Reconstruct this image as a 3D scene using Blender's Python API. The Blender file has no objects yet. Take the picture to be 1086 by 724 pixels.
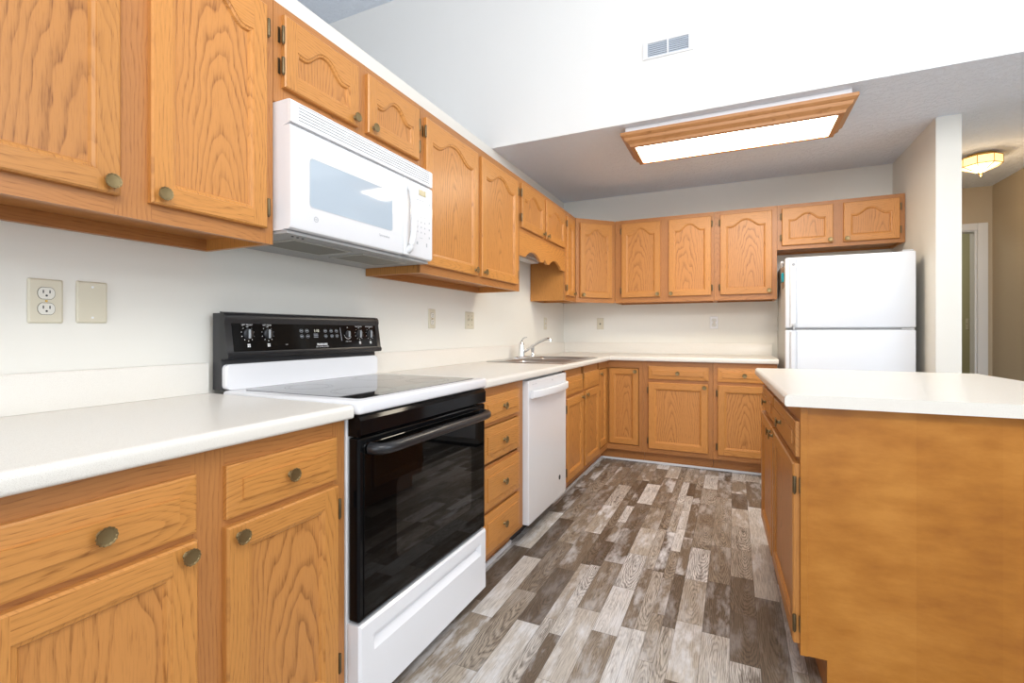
import bpy, bmesh, math, random
from mathutils import Vector, Matrix
random.seed(7)
SC = bpy.context.scene
COL = SC.collection
PI = math.pi

# ---------------------------------------------------------------- camera
F_PX, CY_PX, W_PX, H_PX = 506.82, 352.275, 1086.0, 724.0
cam = bpy.data.cameras.new('camera')
cam.sensor_fit = 'HORIZONTAL'
cam.sensor_width = 36.0
cam.lens = 36.0 * F_PX / W_PX
cam.shift_y = -(H_PX / 2 - CY_PX) / W_PX
cam.clip_start = 0.02
co = bpy.data.objects.new('camera', cam)
COL.objects.link(co)
co.location = (1.6116, 0.0, 1.1175)
co.rotation_euler = (PI / 2, 0, 0.4346)
SC.camera = co

# ---------------------------------------------------------------- light
SC.view_settings.view_transform = 'Standard'
SC.view_settings.look = 'None'
SC.view_settings.gamma = 1.0
SC.view_settings.use_curve_mapping = False
SC.view_settings.exposure = 0.0
wd = bpy.data.worlds.new('sky')
SC.world = wd
wd.use_nodes = True
wd.node_tree.nodes['Background'].inputs[0].default_value = (0.80, 0.90, 1.0, 1)
wd.node_tree.nodes['Background'].inputs[1].default_value = 2.0


def area(name, loc, aim, sx, sy, power, col):
    l = bpy.data.lights.new(name, 'AREA')
    l.shape = 'RECTANGLE'
    l.size, l.size_y = sx, sy
    l.energy = power
    l.color = col
    o = bpy.data.objects.new(name, l)
    COL.objects.link(o)
    o.location = loc
    d = Vector(aim) - Vector(loc)
    o.rotation_euler = d.to_track_quat('-Z', 'Y').to_euler()
    return o


L_HIGH = area('added_high_fill', (3.0, -4.40, 3.05), (1.4, 3.1, 3.6), 2.9, 1.1, 15, (1.0, 0.985, 0.96))  # added unseen light high behind the camera, brightens the gable
L_REAR = area('added_rear_fill', (1.9, -4.40, 1.25), (1.9, 3.0, 1.6), 3.2, 2.0, 36, (0.92, 0.95, 1.0))  # added low fill behind the camera, reaches into the back of the kitchen
L_SIDE = area('added_side_fill', (5.40, 0.7, 1.50), (0.0, 1.5, 1.6), 3.0, 1.6, 27, (0.72, 0.85, 1.0))  # made-up fill from the right, lights the left cabinet fronts
L_SIDE_HIGH = area('added_side_high_fill', (5.40, 0.7, 3.10), (0.0, 2.0, 2.3), 3.0, 0.9, 35, (0.96, 0.98, 1.0))  # second made-up fill higher on the right, for wall cabinets and gable
L_KEY = area('added_key_light', (2.3, -0.4, 2.95), (0.9, 3.0, 3.0), 1.3, 0.8, 62, (1.0, 0.985, 0.96))  # key light added overhead out of view to brighten the wall cabinets

L_FAR = area('added_far_room_fill', (2.9, 7.0, 2.40), (3.4, 7.0, 0.8), 0.9, 0.9, 11, (1.0, 0.96, 0.85))  # unseen light added to brighten the room past the doorway

# ---------------------------------------------------------------- materials
class NT:
    def __init__(s, name):
        s.m = bpy.data.materials.new(name)
        s.m.use_nodes = True
        s.t = s.m.node_tree
        s.b = s.t.nodes['Principled BSDF']
        s.out = s.t.nodes['Material Output']

    def n(s, typ, **kw):
        x = s.t.nodes.new(typ)
        for k, v in kw.items():
            setattr(x, k, v)
        return x

    def put(s, sock, v):
        if v is None:
            return
        if hasattr(v, 'is_output') or isinstance(v, bpy.types.NodeSocket):
            s.t.links.new(v, sock)
        else:
            sock.default_value = v

    def math(s, op, a, b=None, c=None, clamp=False):
        x = s.n('ShaderNodeMath', operation=op, use_clamp=clamp)
        s.put(x.inputs[0], a)
        s.put(x.inputs[1], b)
        s.put(x.inputs[2], c)
        return x.outputs[0]

    def xyz(s, a, b, c):
        x = s.n('ShaderNodeCombineXYZ')
        for i, v in enumerate((a, b, c)):
            s.put(x.inputs[i], v)
        return x.outputs[0]

    def sep(s, v):
        x = s.n('ShaderNodeSeparateXYZ')
        s.put(x.inputs[0], v)
        return x.outputs

    def noise(s, vec, scale, detail=2.0, rough=0.5):
        x = s.n('ShaderNodeTexNoise')
        s.put(x.inputs['Vector'], vec)
        x.inputs['Scale'].default_value = scale
        x.inputs['Detail'].default_value = detail
        x.inputs['Roughness'].default_value = rough
        return x.outputs['Fac']

    def white(s, vec):
        x = s.n('ShaderNodeTexWhiteNoise')
        s.put(x.inputs['Vector'], vec)
        return x.outputs['Value']

    def ramp(s, fac, stops, interp='LINEAR'):
        x = s.n('ShaderNodeValToRGB')
        r = x.color_ramp
        r.interpolation = interp
        while len(r.elements) < len(stops):
            r.elements.new(0.5)
        for e, (p, c) in zip(r.elements, stops):
            e.position = p
            e.color = (*c, 1) if len(c) == 3 else c
        s.put(x.inputs[0], fac)
        return x.outputs[0]

    def mix(s, fac, a, b, mode='MIX'):
        x = s.n('ShaderNodeMix', data_type='RGBA', blend_type=mode)
        s.put(x.inputs[0], fac)
        s.put(x.inputs[6], a if not isinstance(a, tuple) else (*a[:3], 1))
        s.put(x.inputs[7], b if not isinstance(b, tuple) else (*b[:3], 1))
        return x.outputs[2]

    def bump(s, h, strength, dist=0.01):
        x = s.n('ShaderNodeBump')
        x.inputs['Strength'].default_value = strength
        x.inputs['Distance'].default_value = dist
        s.put(x.inputs['Height'], h)
        s.t.links.new(x.outputs[0], s.b.inputs['Normal'])

    def obj(s):
        return s.n('ShaderNodeTexCoord').outputs['Object']

    def rnd(s):
        return s.n('ShaderNodeObjectInfo').outputs['Random']

    def color(s, v):
        s.put(s.b.inputs['Base Color'], v if not isinstance(v, tuple) else (*v[:3], 1))


def lin(r, g, b):
    f = lambda c: (c / 255 / 12.92) if c / 255 <= 0.04045 else ((c / 255 + 0.055) / 1.055) ** 2.4
    return (f(r), f(g), f(b))


def plain(name, col, rough=0.5, metal=0.0, coat=0.0, spec=0.5):
    m = NT(name)
    m.color(col)
    m.b.inputs['Roughness'].default_value = rough
    m.b.inputs['Metallic'].default_value = metal
    m.b.inputs['Coat Weight'].default_value = coat
    m.b.inputs['Specular IOR Level'].default_value = spec
    return m.m


def oak(name, horizontal=False, light=(0.565, 0.245, 0.060), dark=(0.27, 0.094, 0.018), contrast=0.8, ring=0.0095):
    m = NT(name)
    p = m.sep(m.obj())
    r = m.rnd()
    X, Y, Z = p[0], p[1], p[2]
    if horizontal:
        a = m.math('ADD', Z, Y); l = X
    else:
        a = m.math('ADD', X, Y); l = Z
    off = m.math('MULTIPLY', r, 37.0)
    a0 = m.math('SUBTRACT', a, m.math('MULTIPLY', m.math('SUBTRACT', m.math('FRACT', m.math('MULTIPLY', r, 7.31)), 0.5), 0.16))
    wob = m.noise(m.xyz(m.math('MULTIPLY', a, 6.0), m.math('MULTIPLY', l, 1.9), off), 1.0, 3.0, 0.55)
    wob = m.math('MULTIPLY', m.math('SUBTRACT', wob, 0.5), 0.085)
    tilt = m.math('ADD', m.math('MULTIPLY', l, 0.13), m.math('MULTIPLY', m.math('FRACT', m.math('MULTIPLY', r, 13.7)), 0.05))
    rad = m.math('SQRT', m.math('ADD', m.math('MULTIPLY', a0, a0), m.math('MULTIPLY', tilt, tilt)))
    rad = m.math('ADD', rad, wob)
    saw = m.math('FRACT', m.math('DIVIDE', rad, ring))
    band = m.ramp(saw, [(0.0, (1, 1, 1)), (0.08, (0.8, 0.8, 0.8)), (0.34, (0.16, 0.16, 0.16)), (0.60, (0.0, 0.0, 0.0)), (0.93, (0.04, 0.04, 0.04)), (1.0, (0.7, 0.7, 0.7))])
    pore = m.noise(m.xyz(m.math('MULTIPLY', a, 330.0), m.math('MULTIPLY', l, 20.0), off), 1.0, 2.0, 0.6)
    pore = m.ramp(pore, [(0.50, (0, 0, 0)), (0.66, (1, 1, 1))])
    pore = m.math('MULTIPLY', pore, m.math('ADD', 0.35, m.math('MULTIPLY', band, 0.9)))
    amp = m.noise(m.xyz(m.math('MULTIPLY', a, 9.0), m.math('MULTIPLY', l, 1.5), m.math('ADD', off, 9.0)), 1.0, 2.0)
    f = m.math('ADD', m.math('MULTIPLY', band, m.math('MULTIPLY', amp, 0.66 * contrast)), m.math('MULTIPLY', pore, 0.50), clamp=True)
    c = m.mix(f, light, dark)
    tone = m.math('ADD', 0.92, m.math('MULTIPLY', m.math('FRACT', m.math('MULTIPLY', r, 3.77)), 0.16))
    c = m.mix(1.0, c, m.xyz(tone, tone, tone), 'MULTIPLY')
    m.color(c)
    m.b.inputs['Roughness'].default_value = 0.36
    m.b.inputs['Specular IOR Level'].default_value = 0.42
    m.bump(f, 0.10, 0.001)
    return m.m


OAKV = oak('oak_grain_upright')
OAKH = oak('oak_grain_lengthwise', True)
OAKP = oak('oak_panel_veneer', False, (0.545, 0.234, 0.062), (0.24, 0.083, 0.018), 1.35, 0.013)
OAKD = oak('oak_frame_reddish', False, (0.46, 0.192, 0.056), (0.26, 0.094, 0.024), 0.9)
OAKDH = oak('oak_frame_reddish_lengthwise', True, (0.46, 0.192, 0.056), (0.26, 0.094, 0.024), 0.9)
OAKI = oak('oak_lamp_frame', True, (0.46, 0.215, 0.080), (0.30, 0.125, 0.040), 1.0)


def plywood():
    m = NT('island_end_veneer')
    o = m.obj()
    p = m.sep(o)
    n1 = m.noise(m.xyz(m.math('MULTIPLY', p[0], 3.0), m.math('MULTIPLY', p[1], 3.0), m.math('MULTIPLY', p[2], 5.0)), 1.0, 5.0, 0.6)
    n2 = m.noise(m.xyz(m.math('MULTIPLY', p[1], 7.0), 0.0, m.math('MULTIPLY', p[2], 22.0)), 1.0, 4.0, 0.65)
    strip = m.white(m.xyz(m.math('FLOOR', m.math('DIVIDE', m.math('ADD', p[1], 0.09), 0.19)), 0.0, 0.0))
    f = m.math('ADD', m.math('MULTIPLY', n1, 0.6), m.math('MULTIPLY', n2, 0.4))
    f = m.math('ADD', f, m.math('MULTIPLY', m.math('SUBTRACT', strip, 0.5), 0.10))
    m.color(m.ramp(f, [(0.32, (0.30, 0.100, 0.012)), (0.5, (0.42, 0.158, 0.021)), (0.66, (0.52, 0.215, 0.036))]))
    m.b.inputs['Roughness'].default_value = 0.38
    m.b.inputs['Specular IOR Level'].default_value = 0.4
    return m.m


PLY = plywood()


def wallpaint(name, col, scale=240.0, strength=0.06):
    m = NT(name)
    o = m.obj()
    m.color(col)
    m.b.inputs['Roughness'].default_value = 0.75
    m.b.inputs['Specular IOR Level'].default_value = 0.25
    m.bump(m.noise(o, scale, 2.0), strength, 0.002)
    return m.m


WALL = wallpaint('warm_white_wall_paint', (0.80, 0.78, 0.72))
WALLUP = wallpaint('white_gable_paint', (0.84, 0.83, 0.81))
WALLH = wallpaint('tan_hall_paint', (0.56, 0.46, 0.33))
WALLG = wallpaint('olive_room_paint', (0.46, 0.43, 0.27))
TRIM = plain('white_trim_paint', (0.80, 0.80, 0.80), 0.4)


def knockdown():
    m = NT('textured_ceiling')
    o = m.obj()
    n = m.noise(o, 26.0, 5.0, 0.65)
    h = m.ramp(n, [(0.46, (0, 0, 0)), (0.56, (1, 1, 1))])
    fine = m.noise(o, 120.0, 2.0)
    m.color((0.85, 0.90, 0.985))  # white ceiling; bluish cast of the light put into its colour
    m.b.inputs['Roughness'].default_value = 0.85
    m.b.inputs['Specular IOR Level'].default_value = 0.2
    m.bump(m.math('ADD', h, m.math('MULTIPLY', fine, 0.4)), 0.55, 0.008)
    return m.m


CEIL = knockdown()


def laminate(name, col, dark):
    m = NT(name)
    o = m.obj()
    n = m.noise(o, 900.0, 1.0)
    m.color(m.mix(m.ramp(n, [(0.55, (0, 0, 0)), (0.70, (1, 1, 1))]), col, dark))
    m.b.inputs['Roughness'].default_value = 0.30
    m.b.inputs['Specular IOR Level'].default_value = 0.45
    return m.m


LAM = laminate('offwhite_laminate', (0.80, 0.765, 0.70), (0.63, 0.585, 0.52))


def planks():
    m = NT('weathered_plank_vinyl')
    o = m.obj()
    p = m.sep(o)
    X, Y = p[0], p[1]
    w = 0.047
    c = m.math('FLOOR', m.math('DIVIDE', X, w))
    pair = m.math('FLOOR', m.math('DIVIDE', c, 2.0))
    merge = m.math('GREATER_THAN', m.white(m.xyz(pair, 3.0, 1.0)), 0.46)
    idn = m.math('ADD', m.math('MULTIPLY', merge, m.math('MULTIPLY', pair, 2.0)), m.math('MULTIPLY', m.math('SUBTRACT', 1.0, merge), c))
    ln = m.math('ADD', 0.26, m.math('MULTIPLY', m.white(m.xyz(idn, 11.0, 2.0)), 0.34))
    yy = m.math('ADD', m.math('DIVIDE', Y, ln), m.math('MULTIPLY', m.white(m.xyz(idn, 5.0, 7.0)), 9.0))
    cell = m.math('FLOOR', yy)
    t = m.white(m.xyz(idn, cell, 0.5))
    t2 = m.white(m.xyz(idn, cell, 8.5))
    base = m.ramp(t, [(0.0, lin(108, 94, 80)), (0.28, lin(138, 123, 106)), (0.55, lin(168, 154, 137)), (0.75, lin(196, 185, 171)), (0.90, lin(220, 214, 207)), (1.0, lin(230, 227, 224))])
    # grain with ring figure
    wid = m.math('ADD', w, m.math('MULTIPLY', merge, w))
    lx = m.math('SUBTRACT', X, m.math('MULTIPLY', idn, w))
    lx = m.math('SUBTRACT', lx, m.math('MULTIPLY', wid, m.math('ADD', 0.3, m.math('MULTIPLY', t2, 0.4))))
    wob = m.noise(m.xyz(m.math('MULTIPLY', X, 22.0), m.math('MULTIPLY', Y, 5.0), m.math('MULTIPLY', t2, 40.0)), 1.0, 3.0, 0.6)
    tl = m.math('MULTIPLY', m.math('SUBTRACT', m.math('FRACT', yy), t2), 0.055)
    rad = m.math('SQRT', m.math('ADD', m.math('MULTIPLY', lx, lx), m.math('MULTIPLY', tl, tl)))
    rad = m.math('ADD', rad, m.math('MULTIPLY', wob, 0.030))
    saw = m.math('FRACT', m.math('DIVIDE', rad, 0.0062))
    ringm = m.ramp(saw, [(0.0, (1, 1, 1)), (0.25, (0.3, 0.3, 0.3)), (0.6, (0, 0, 0)), (1.0, (0.9, 0.9, 0.9))])
    ramt = m.math('MULTIPLY', ringm, m.ramp(t2, [(0.2, (0.25, 0.25, 0.25)), (0.8, (1.0, 1.0, 1.0))]))
    fib = m.noise(m.xyz(m.math('MULTIPLY', X, 260.0), m.math('MULTIPLY', Y, 10.0), cell), 1.0, 3.0, 0.6)
    fib2 = m.ramp(fib, [(0.40, (0, 0, 0)), (0.68, (1, 1, 1))])
    dk = m.math('ADD', m.math('MULTIPLY', ramt, 0.62), m.math('MULTIPLY', fib2, 0.45), clamp=True)
    col = m.mix(dk, base, lin(62, 50, 40))
    # whitewash worn patches
    pn = m.noise(m.xyz(m.math('MULTIPLY', X, 16.0), m.math('MULTIPLY', Y, 4.5), m.math('MULTIPLY', t, 30.0)), 1.0, 4.0, 0.65)
    pm = m.math('MULTIPLY', m.ramp(pn, [(0.47, (0, 0, 0)), (0.66, (1, 1, 1))]), m.ramp(t2, [(0.0, (0.95, 0.95, 0.95)), (0.45, (0.55, 0.55, 0.55)), (0.85, (0.15, 0.15, 0.15))]))
    col = m.mix(pm, col, lin(222, 222, 224))
    dn = m.noise(m.xyz(m.math('MULTIPLY', X, 28.0), m.math('MULTIPLY', Y, 5.0), m.math('ADD', 60.0, m.math('MULTIPLY', t2, 30.0))), 1.0, 4.0, 0.65)
    col = m.mix(m.math('MULTIPLY', m.ramp(dn, [(0.54, (0, 0, 0)), (0.70, (1, 1, 1))]), m.ramp(t2, [(0.15, (0.10, 0.10, 0.10)), (1.0, (0.90, 0.90, 0.90))])), col, lin(80, 65, 52))
    # seams
    fx = m.math('DIVIDE', m.math('SUBTRACT', X, m.math('MULTIPLY', idn, w)), wid)
    ex = m.math('MULTIPLY', m.math('MINIMUM', fx, m.math('SUBTRACT', 1.0, fx)), wid)
    fy = m.math('FRACT', yy)
    ey = m.math('MULTIPLY', m.math('MINIMUM', fy, m.math('SUBTRACT', 1.0, fy)), ln)
    seam = m.math('LESS_THAN', m.math('MINIMUM', ex, ey), 0.0011)
    col = m.mix(m.math('MULTIPLY', seam, 0.45), col, lin(60, 52, 45))
    m.color(col)
    m.b.inputs['Roughness'].default_value = 0.42
    m.b.inputs['Specular IOR Level'].default_value = 0.4
    m.bump(dk, 0.06, 0.001)
    return m.m


FLOOR = planks()
WHITE = plain('white_enamel', (0.80, 0.80, 0.82), 0.22, 0, 0.2)
WHITEP = plain('white_plastic', (0.80, 0.80, 0.81), 0.35)
WHITEG = plain('pale_grey_plastic', (0.55, 0.56, 0.58), 0.4)
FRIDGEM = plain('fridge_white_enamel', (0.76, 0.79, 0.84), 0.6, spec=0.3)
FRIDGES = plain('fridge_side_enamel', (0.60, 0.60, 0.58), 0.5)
GLOSSB = plain('black_gloss', (0.004, 0.004, 0.0045), 0.08, 0, 0.0, 0.16)
SATB = plain('black_satin', (0.014, 0.014, 0.016), 0.30)
MATB = plain('dark_grey_steel', (0.035, 0.035, 0.038), 0.5)
OVENG = plain('oven_glass', (0.002, 0.002, 0.002), 0.03, 0, 0, 0.18)
OVENW = plain('oven_window_glass', (0.007, 0.007, 0.0065), 0.03, 0, 0, 0.45)
COOKG = plain('cooktop_glass', (0.016, 0.015, 0.014), 0.025, 0, 0, 0.9)
PRINT = plain('white_print', (0.75, 0.75, 0.75), 0.5)
PRINTG = plain('grey_print', (0.30, 0.32, 0.35), 0.5)
BRASS = plain('antique_brass', (0.25, 0.18, 0.085), 0.40, 0.9)
BRASSD = plain('dark_bronze', (0.15, 0.11, 0.06), 0.42, 0.9)
BRASSY = plain('polished_brass', (0.62, 0.40, 0.14), 0.25, 1.0)
CHROME = plain('chrome', (0.78, 0.79, 0.80), 0.12, 1.0)
STEEL = plain('brushed_stainless', (0.62, 0.62, 0.62), 0.30, 1.0)
ALMOND = plain('almond_plastic', (0.66, 0.61, 0.48), 0.4)
SOCK = plain('ivory_socket_plastic', (0.74, 0.72, 0.65), 0.4)
SEAM = plain('socket_seam', (0.20, 0.18, 0.13), 0.6)
DARKS = plain('dark_slot', (0.02, 0.018, 0.015), 0.6)
GALV = plain('grey_painted_steel', (0.36, 0.36, 0.36), 0.45)
FILT = plain('aluminium_filter_mesh', (0.22, 0.21, 0.18), 0.5, 0.6)
MWGLASS = plain('pale_blue_grey_oven_glass', (0.46, 0.53, 0.60), 0.06, 0, 0.3)
TEAL = plain('turquoise_plastic', (0.0, 0.34, 0.44), 0.4)
TANF = plain('tan_card', (0.32, 0.21, 0.14), 0.7)
VENTG = plain('vent_blade_grey', (0.50, 0.55, 0.62), 0.4)
DISP = plain('display_olive_glass', (0.20, 0.17, 0.06), 0.2)


def emis(name, col, strength):
    m = NT(name)
    m.color((0.9, 0.9, 0.9))
    m.b.inputs['Emission Color'].default_value = (*col, 1)
    m.b.inputs['Emission Strength'].default_value = strength
    return m.m


DIFF = emis('lit_lens_panel', (1.0, 0.89, 0.71), 20.0)
AMBER = emis('lit_amber_glass', (1.0, 0.56, 0.13), 1.7)
DIGIT = emis('lit_clock_digits', (0.45, 0.40, 0.04), 0.55)

# ---------------------------------------------------------------- mesh helpers
def fin(name, bm, mats, parent=None, loc=(0, 0, 0), rz=0.0, smooth=None):
    me = bpy.data.meshes.new(name)
    bmesh.ops.recalc_face_normals(bm, faces=bm.faces[:])
    bm.to_mesh(me)
    bm.free()
    for m in (mats if isinstance(mats, (list, tuple)) else [mats]):
        me.materials.append(m)
    o = bpy.data.objects.new(name, me)
    COL.objects.link(o)
    o.location = loc
    o.rotation_euler = (0, 0, rz)
    if parent is not None:
        o.parent = parent
    if smooth is not None:
        for p in me.polygons:
            p.use_smooth = True
        me.set_sharp_from_angle(angle=math.radians(smooth))
    return o


def box(bm, x0, x1, y0, y1, z0, z1, mat=0, bev=0.0, seg=2):
    r = bmesh.ops.create_cube(bm, size=1.0)
    vs = r['verts']
    for v in vs:
        v.co = Vector(((x0 + x1) / 2 + v.co.x * (x1 - x0), (y0 + y1) / 2 + v.co.y * (y1 - y0), (z0 + z1) / 2 + v.co.z * (z1 - z0)))
    fs = set()
    for v in vs:
        fs.update(v.link_faces)
    for f in fs:
        f.material_index = mat
    if bev > 0:
        es = set()
        for v in vs:
            es.update(v.link_edges)
        q = bmesh.ops.bevel(bm, geom=list(es), offset=bev, segments=seg, profile=0.5, affect='EDGES')
        for f in q['faces']:
            f.material_index = mat


def face(bm, pts, mat=0):
    f = bm.faces.new([bm.verts.new(p) for p in pts])
    f.material_index = mat
    return f


def loops(bm, ls, mat=0, cap0=False, cap1=False, closed=True):
    vv = [[bm.verts.new(p) for p in l] for l in ls]
    n = len(ls[0])
    for a, b in zip(vv, vv[1:]):
        for i in range(n if closed else n - 1):
            j = (i + 1) % n
            f = bm.faces.new((a[i], a[j], b[j], b[i]))
            f.material_index = mat
    if cap0:
        bm.faces.new(vv[0]).material_index = mat
    if cap1:
        bm.faces.new(vv[-1]).material_index = mat
    return vv


def lathe(bm, prof, n=24, axis='z', c=(0, 0, 0), mat=0, scal=None):
    """prof: list of (radius, height)"""
    ls = []
    for r, h in prof:
        l = []
        for i in range(n):
            a = 2 * PI * i / n
            rr = r * (scal(a, r) if scal else 1)
            u, v = rr * math.cos(a), rr * math.sin(a)
            if axis == 'z':
                p = (c[0] + u, c[1] + v, c[2] + h)
            elif axis == 'y':
                p = (c[0] + u, c[1] + h, c[2] + v)
            else:
                p = (c[0] + h, c[1] + u, c[2] + v)
            l.append(p)
        ls.append(l)
    loops(bm, ls, mat, True, True)


def tube(bm, pts, rads, n=14, mat=0):
    pts = [Vector(p) for p in pts]
    if not isinstance(rads, (list, tuple)):
        rads = [rads] * len(pts)
    ls = []
    up = Vector((0, 0, 1))
    for i, p in enumerate(pts):
        t = (pts[min(i + 1, len(pts) - 1)] - pts[max(i - 1, 0)]).normalized()
        ref = up if abs(t.dot(up)) < 0.95 else Vector((1, 0, 0))
        s = t.cross(ref).normalized()
        u = s.cross(t).normalized()
        ls.append([tuple(p + s * rads[i] * math.cos(2 * PI * k / n) + u * rads[i] * math.sin(2 * PI * k / n)) for k in range(n)])
    loops(bm, ls, mat, True, True)


def extr(bm, prof, axis, a, b, mat=0):
    """closed 2-D profile swept from a to b. axis 'y': prof=(x,z); axis 'x': prof=(y,z); 'z': prof=(x,y)"""
    def P(p, t):
        return (p[0], t, p[1]) if axis == 'y' else ((t, p[0], p[1]) if axis == 'x' else (p[0], p[1], t))
    loops(bm, [[P(p, a) for p in prof], [P(p, b) for p in prof]], mat, True, True)


def rrect(x0, x1, z0, z1, r, n=5):
    out = []
    for cx, cz, a0 in ((x1 - r, z1 - r, 0), (x0 + r, z1 - r, 90), (x0 + r, z0 + r, 180), (x1 - r, z0 + r, 270)):
        for k in range(n + 1):
            a = math.radians(a0 + 90.0 * k / n)
            out.append((cx + r * math.cos(a), cz + r * math.sin(a)))
    return out


def thing(name, label, cat, loc=(0, 0, 0), rz=0.0, group=None):
    o = bpy.data.objects.new(name, None)
    o.empty_display_size = 0.05
    COL.objects.link(o)
    o.location = loc
    o.rotation_euler = (0, 0, rz)
    tag(o, label, cat, group)
    return o


def tag(o, label, cat, group=None):
    o['label'] = label
    o['category'] = cat
    if group:
        o['group'] = group
    return o


def struct(name, bm, m, **kw):
    o = fin(name, bm, m, **kw)
    o['kind'] = 'structure'
    return o


def sbox(name, m, *a):
    bm = bmesh.new()
    box(bm, *a)
    return struct(name, bm, m)


def text_bm(bm, s, size, put, mat=0, bold=0.0):
    """adds lettering; put(u,v) maps text plane to a point"""
    cu = bpy.data.curves.new('lettering', 'FONT')
    cu.body = s
    cu.size = size
    cu.align_x = 'CENTER'
    cu.offset = bold
    cu.resolution_u = 2
    t = bpy.data.objects.new('lettering', cu)
    COL.objects.link(t)
    bpy.context.view_layer.update()
    me = bpy.data.meshes.new_from_object(t.evaluated_get(bpy.context.evaluated_depsgraph_get()))
    vs = [bm.verts.new(put(v.co.x, v.co.y)) for v in me.vertices]
    for p in me.polygons:
        try:
            bm.faces.new([vs[i] for i in p.vertices]).material_index = mat
        except ValueError:
            pass
    bpy.data.objects.remove(t)
    bpy.data.curves.remove(cu)
    bpy.data.meshes.remove(me)


# ---------------------------------------------------------------- room
B, S, ZC, ZH = 4.748, 3.119, 2.467, 3.815
XF, XU = 0.61, 0.32
sbox('floor', FLOOR, -0.12, 5.6, -4.6, 8.2, -0.10, 0.0)
sbox('wall_left', WALL, -0.12, 0.0, -4.6, B + 0.1, 0.0, ZC)
bm = bmesh.new()
box(bm, 0.0, 2.763, B, B + 0.1, 0.0, ZC)
struct('wall_back', bm, WALL)
sbox('wall_right', WALL, 2.763, 2.888, 3.845, 5.85, 0.0, ZC)           # wing wall beside the refrigerator
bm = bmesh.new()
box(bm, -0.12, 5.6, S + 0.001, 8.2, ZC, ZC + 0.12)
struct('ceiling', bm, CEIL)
sbox('wall_front', WALLUP, -3.1, 5.6, S, S + 0.12, ZC + 0.0005, ZH)      # gable wall above the flat ceiling
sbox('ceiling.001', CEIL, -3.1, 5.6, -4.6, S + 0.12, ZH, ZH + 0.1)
sbox('trim_2', WALLUP, -3.1, -0.0005, -4.6, S, ZC - 0.08, ZC)             # ledge on top of the left wall
sbox('wall_left.001', WALLUP, -3.2, -3.1, -4.6, S + 0.12, ZC - 0.08, ZH)
# living room shell behind the camera with openings added to let light in
bm = bmesh.new()
for a in ((-3.1, 0.1, 0.0, ZH), (4.5, 5.6, 0.0, ZH), (0.1, 4.5, 2.25, 2.45), (0.1, 4.5, 3.62, ZH), (0.1, 0.3, 0, 2.25), (3.5, 4.5, 0, 2.25)):
    box(bm, a[0], a[1], -4.6, -4.5, a[2], a[3])
struct('wall_rear', bm, WALL)
bm = bmesh.new()
for a in ((-4.6, -0.9, 0, ZH), (2.3, 3.9, 0, ZH), (-0.9, 2.3, 0, 0.55), (-0.9, 2.3, 2.35, 2.6), (-0.9, 2.3, 3.6, ZH)):
    box(bm, 5.5, 5.6, a[0], a[1], a[2], a[3])
struct('wall_side', bm, WALL)
# hall and the room beyond it
bm = bmesh.new()
box(bm, 2.888, 2.95, 5.85, 5.95, 0, ZC)
box(bm, 2.95, 3.665, 5.85, 5.95, 2.075, ZC)
box(bm, 3.665, 3.77, 5.85, 5.95, 0, ZC)
struct('wall_hall_end', bm, WALLH)
sbox('wall_hall_side', WALLH, 3.77, 3.88, 3.9, 5.95, 0, ZC)
sbox('wall_side.001', WALL, 3.88, 5.6, 3.9, 4.0, 0, ZC)
bm = bmesh.new()
box(bm, 3.77, 3.88, 5.95, 8.1, 0, ZC)
box(bm, 2.4, 3.77, 8.0, 8.1, 0, ZC)
box(bm, 2.3, 2.4, 5.95, 8.1, 0, ZC)
box(bm, 2.4, 2.888, 5.85, 5.95, 0, ZC)
struct('wall_far_room', bm, WALLG)
bm = bmesh.new()
for x0, x1, z0, z1 in ((2.89, 2.955, 0, 2.13), (3.66, 3.735, 0, 2.13), (2.955, 3.66, 2.065, 2.13)):
    box(bm, x0, x1, 5.832, 5.8495, z0, z1, 0, 0.004)
box(bm, 3.645, 3.6645, 5.85, 5.95, 0, 2.0745, 0)
box(bm, 2.9505, 3.645, 5.85, 5.95, 2.056, 2.0745, 0)
struct('trim_1', bm, TRIM)
bm = bmesh.new()
box(bm, 0.545, 1.9, B - 0.547, B - 0.537, 0.0, 0.018, 0, 0.003)
struct('baseboard_back', bm, TRIM)
bm = bmesh.new()
box(bm, 0.537, 0.547, 1.80, 2.29, 0.0, 0.022, 0, 0.003)
box(bm, 0.537, 0.547, 2.93, B - 0.548, 0.0, 0.018, 0, 0.003)
struct('baseboard_left', bm, TRIM)

# ---------------------------------------------------------------- cabinet pieces (local: x along the front, -y out of the front, z up)
def knob(parent, x, z, y=-0.019, name='knob', scale=1.0):
    bm = bmesh.new()
    s = scale
    sc = lambda a, r: 1.0 + (0.045 * math.cos(14 * a) if r > 0.012 * s else 0.0)
    lathe(bm, [(0.0085 * s, 0.0), (0.0062 * s, -0.003), (0.0055 * s, -0.011), (0.008 * s, -0.0135), (0.0155 * s, -0.0150), (0.0166 * s, -0.0165), (0.0158 * s, -0.0182), (0.0136 * s, -0.0178), (0.0128 * s, -0.0170), (0.006 * s, -0.0164), (0.001, -0.0162)], 56, 'y', (0, 0, 0), 0, sc)
    return fin(name, bm, BRASS, parent, (x, y, z), 0, 35)


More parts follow.
